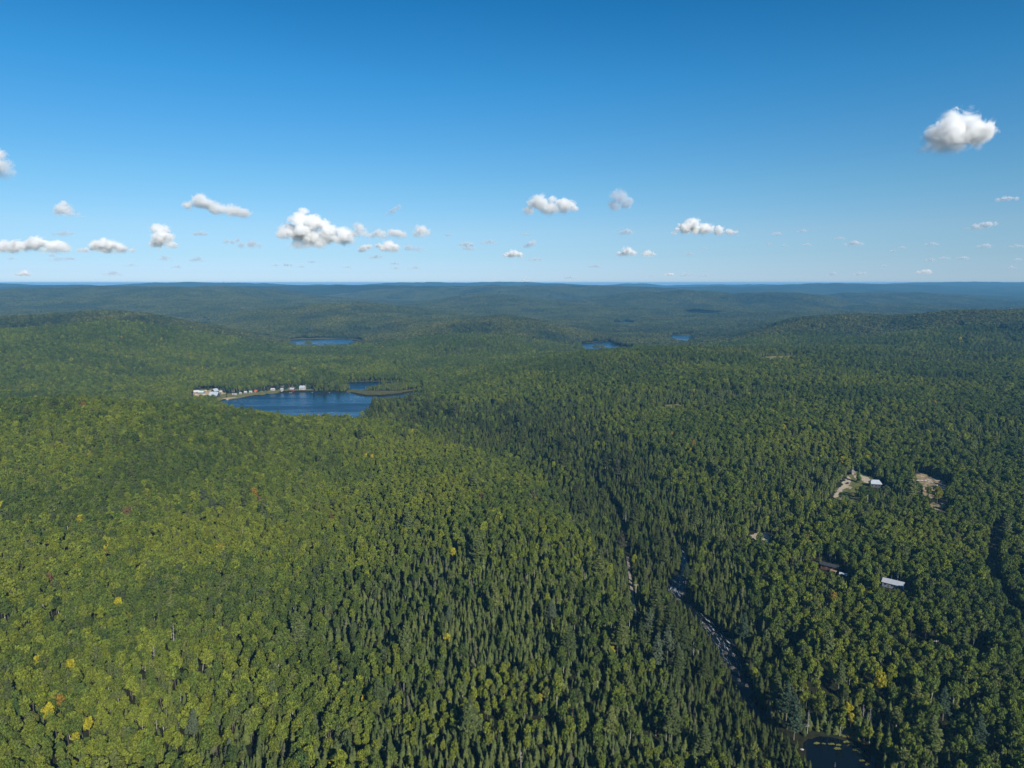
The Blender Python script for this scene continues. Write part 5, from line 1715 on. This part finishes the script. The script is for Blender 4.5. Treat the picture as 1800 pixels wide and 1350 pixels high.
cloud("grey puff leaning on the right shoulder of the big heap cloud", None, 424, [(632,400,13),(640,412,10),(624,412,10)], 5)
cloud("ragged grey cloud right of the big heap cloud", None, 424, [(668,412,13),(690,410,13),(706,414,11),(652,414,9)], 5)
cloud("small bright cloud hanging below the ragged grey cloud", None, 445, [(682,432,14),(672,438,9),(694,438,11)], 12)
cloud("small pale cloud below the right end of the big heap cloud", None, 447, [(640,436,10),(632,441,7),(648,434,7)], 6)
cloud("thin grey cloud trailing right of the small bright cloud", None, 444, [(718,436,10),(732,440,8),(748,441,5)], 3)
cloud("small round cloud standing right of the ragged grey cloud", None, 421, [(740,405,15),(750,412,8),(732,412,9)], 7)
cloud("pale two humped cloud in the middle of the sky", None, 384, [(948,356,20),(966,366,18),(992,362,19),(930,370,13),(1008,368,10)], 7, soft=0.35)
cloud("torn wisp of grey cloud right of the two humped cloud", None, 378, [(1088,346,19),(1080,364,14),(1102,356,14)], 3.4, soft=0.5, amp=3.0)
cloud("bright cloud with a tapering right tail in the right half of the sky", None, 417, [(1216,396,18),(1204,404,14),(1238,402,16),(1262,407,12),(1284,410,9),(1306,411,5),(1184,410,6)], 13)
cloud("small white cloud low over the middle of the horizon", None, 455, [(902,446,11),(890,450,7),(914,450,8)], 10)
cloud("low white cloud, left one of a close pair right of the middle", None, 452, [(1102,442,12),(1090,447,8),(1114,447,8)], 8)
cloud("low white cloud, right one of a close pair right of the middle", None, 453, [(1140,446,10),(1132,449,6),(1149,449,6)], 7)
cloud("tiny grey cloud high above the close pair", None, 415, [(1100,408,10),(1110,411,7),(1090,411,6)], 3)
cloud("tiny white cloud low at the far left over the horizon", None, 487, [(40,480,8),(30,483,5),(50,483,5)], 8)
cloud("faint grey streak above the bank at the left edge", None, 418, [(112,412,9),(96,414,6),(126,411,6)], 2.0, soft=0.5)
cloud("grey wisp at the right edge of the sky below the large cumulus", None, 356, [(1768,350,9),(1756,353,7),(1784,350,6)], 3.0, soft=0.4)
cloud("pinkish grey wisp near the right edge, second below the large cumulus", None, 407, [(1716,400,10),(1736,395,9),(1704,403,6),(1750,393,5)], 3.0, soft=0.4)
cloud("grey flake low in the right-hand sky, widest of the small flakes", None, 433, [(1500,428,9),(1486,431,6),(1514,430,6)], 3.5, soft=0.4)
cloud("thin grey cloud low between the peaked cloud and the big heap cloud", None, 438, [(440,430,11),(424,432,9),(456,433,7),(398,424,7)], 3.0, soft=0.4)
cloud("torn grey streak slanting right of the big heap cloud", None, 380, [(692,370,8),(702,363,7),(682,377,7)], 1.5, soft=0.5, amp=3.0)
cloud("ragged grey scrap above the small white cloud in the middle", None, 438, [(932,430,9),(938,424,6),(922,433,5)], 3.0, soft=0.4)
SMALL = [(820,428,8,440),(824,437,8,442),(858,426,9,431),(788,413,4,416),(924,412,5,415),(941,456,7,460),(1046,468,7,472),(1350,430,4,432),(1366,411,5,415),(1378,432,4,434),(1410,406,6,409),(1418,430,5,433),
         (1476,419,6,422),(1586,435,5,438),(1568,442,3,444),(1637,429,7,433),(1731,432,9,437),(1789,433,8,437),(1790,456,5,459),(1692,454,7,458),(1660,454,6,457),(1635,457,6,460),(1624,478,9,483),(1555,467,3,469),
         (1211,447,6,450),(1238,437,4,439),(1176,482,5,487),(1208,484,8,487),(1236,485,6,487),(1146,486,4,488),(352,410,8,417),(290,456,9,459),(346,457,9,461),(196,482,11,486),(100,457,12,460),(232,467,8,469),
         (506,466,5,469),(530,469,4,471),(548,460,4,463),(660,452,8,456),(694,463,5,466),(728,472,8,474),(695,472,6,474),(610,470,5,472),(484,467,5,469),(925,494,5,497),(880,495,5,498),(1000,488,5,491),(20,455,6,457),(125,455,6,458),(1780,471,5,473),(1510,482,8,486),(1462,484,6,486),(310,470,7,472)]
for x, y, r, b in SMALL:
    side = "left of the big heap cloud" if x < 500 else "below or right of the big heap cloud" if x < 900 else "over the middle of the horizon" if x < 1300 else "low in the right-hand sky"
    low = "just above the horizon" if b > 462 else "well above the horizon"
    cloud("tiny grey cloud flake %s, %s" % (side, low), "faint cloud flakes %s, %s" % (side, low), b,
          [(x, y, r), (x + r * 1.1, y + r * 0.25, r * 0.8), (x - r * 1.1, y + r * 0.2, r * 0.8)], 6.0 if (x, y) in ((1624,478),(1176,482),(925,494)) else 4.4, soft=0.6, amp=2.8, flat=1.7)
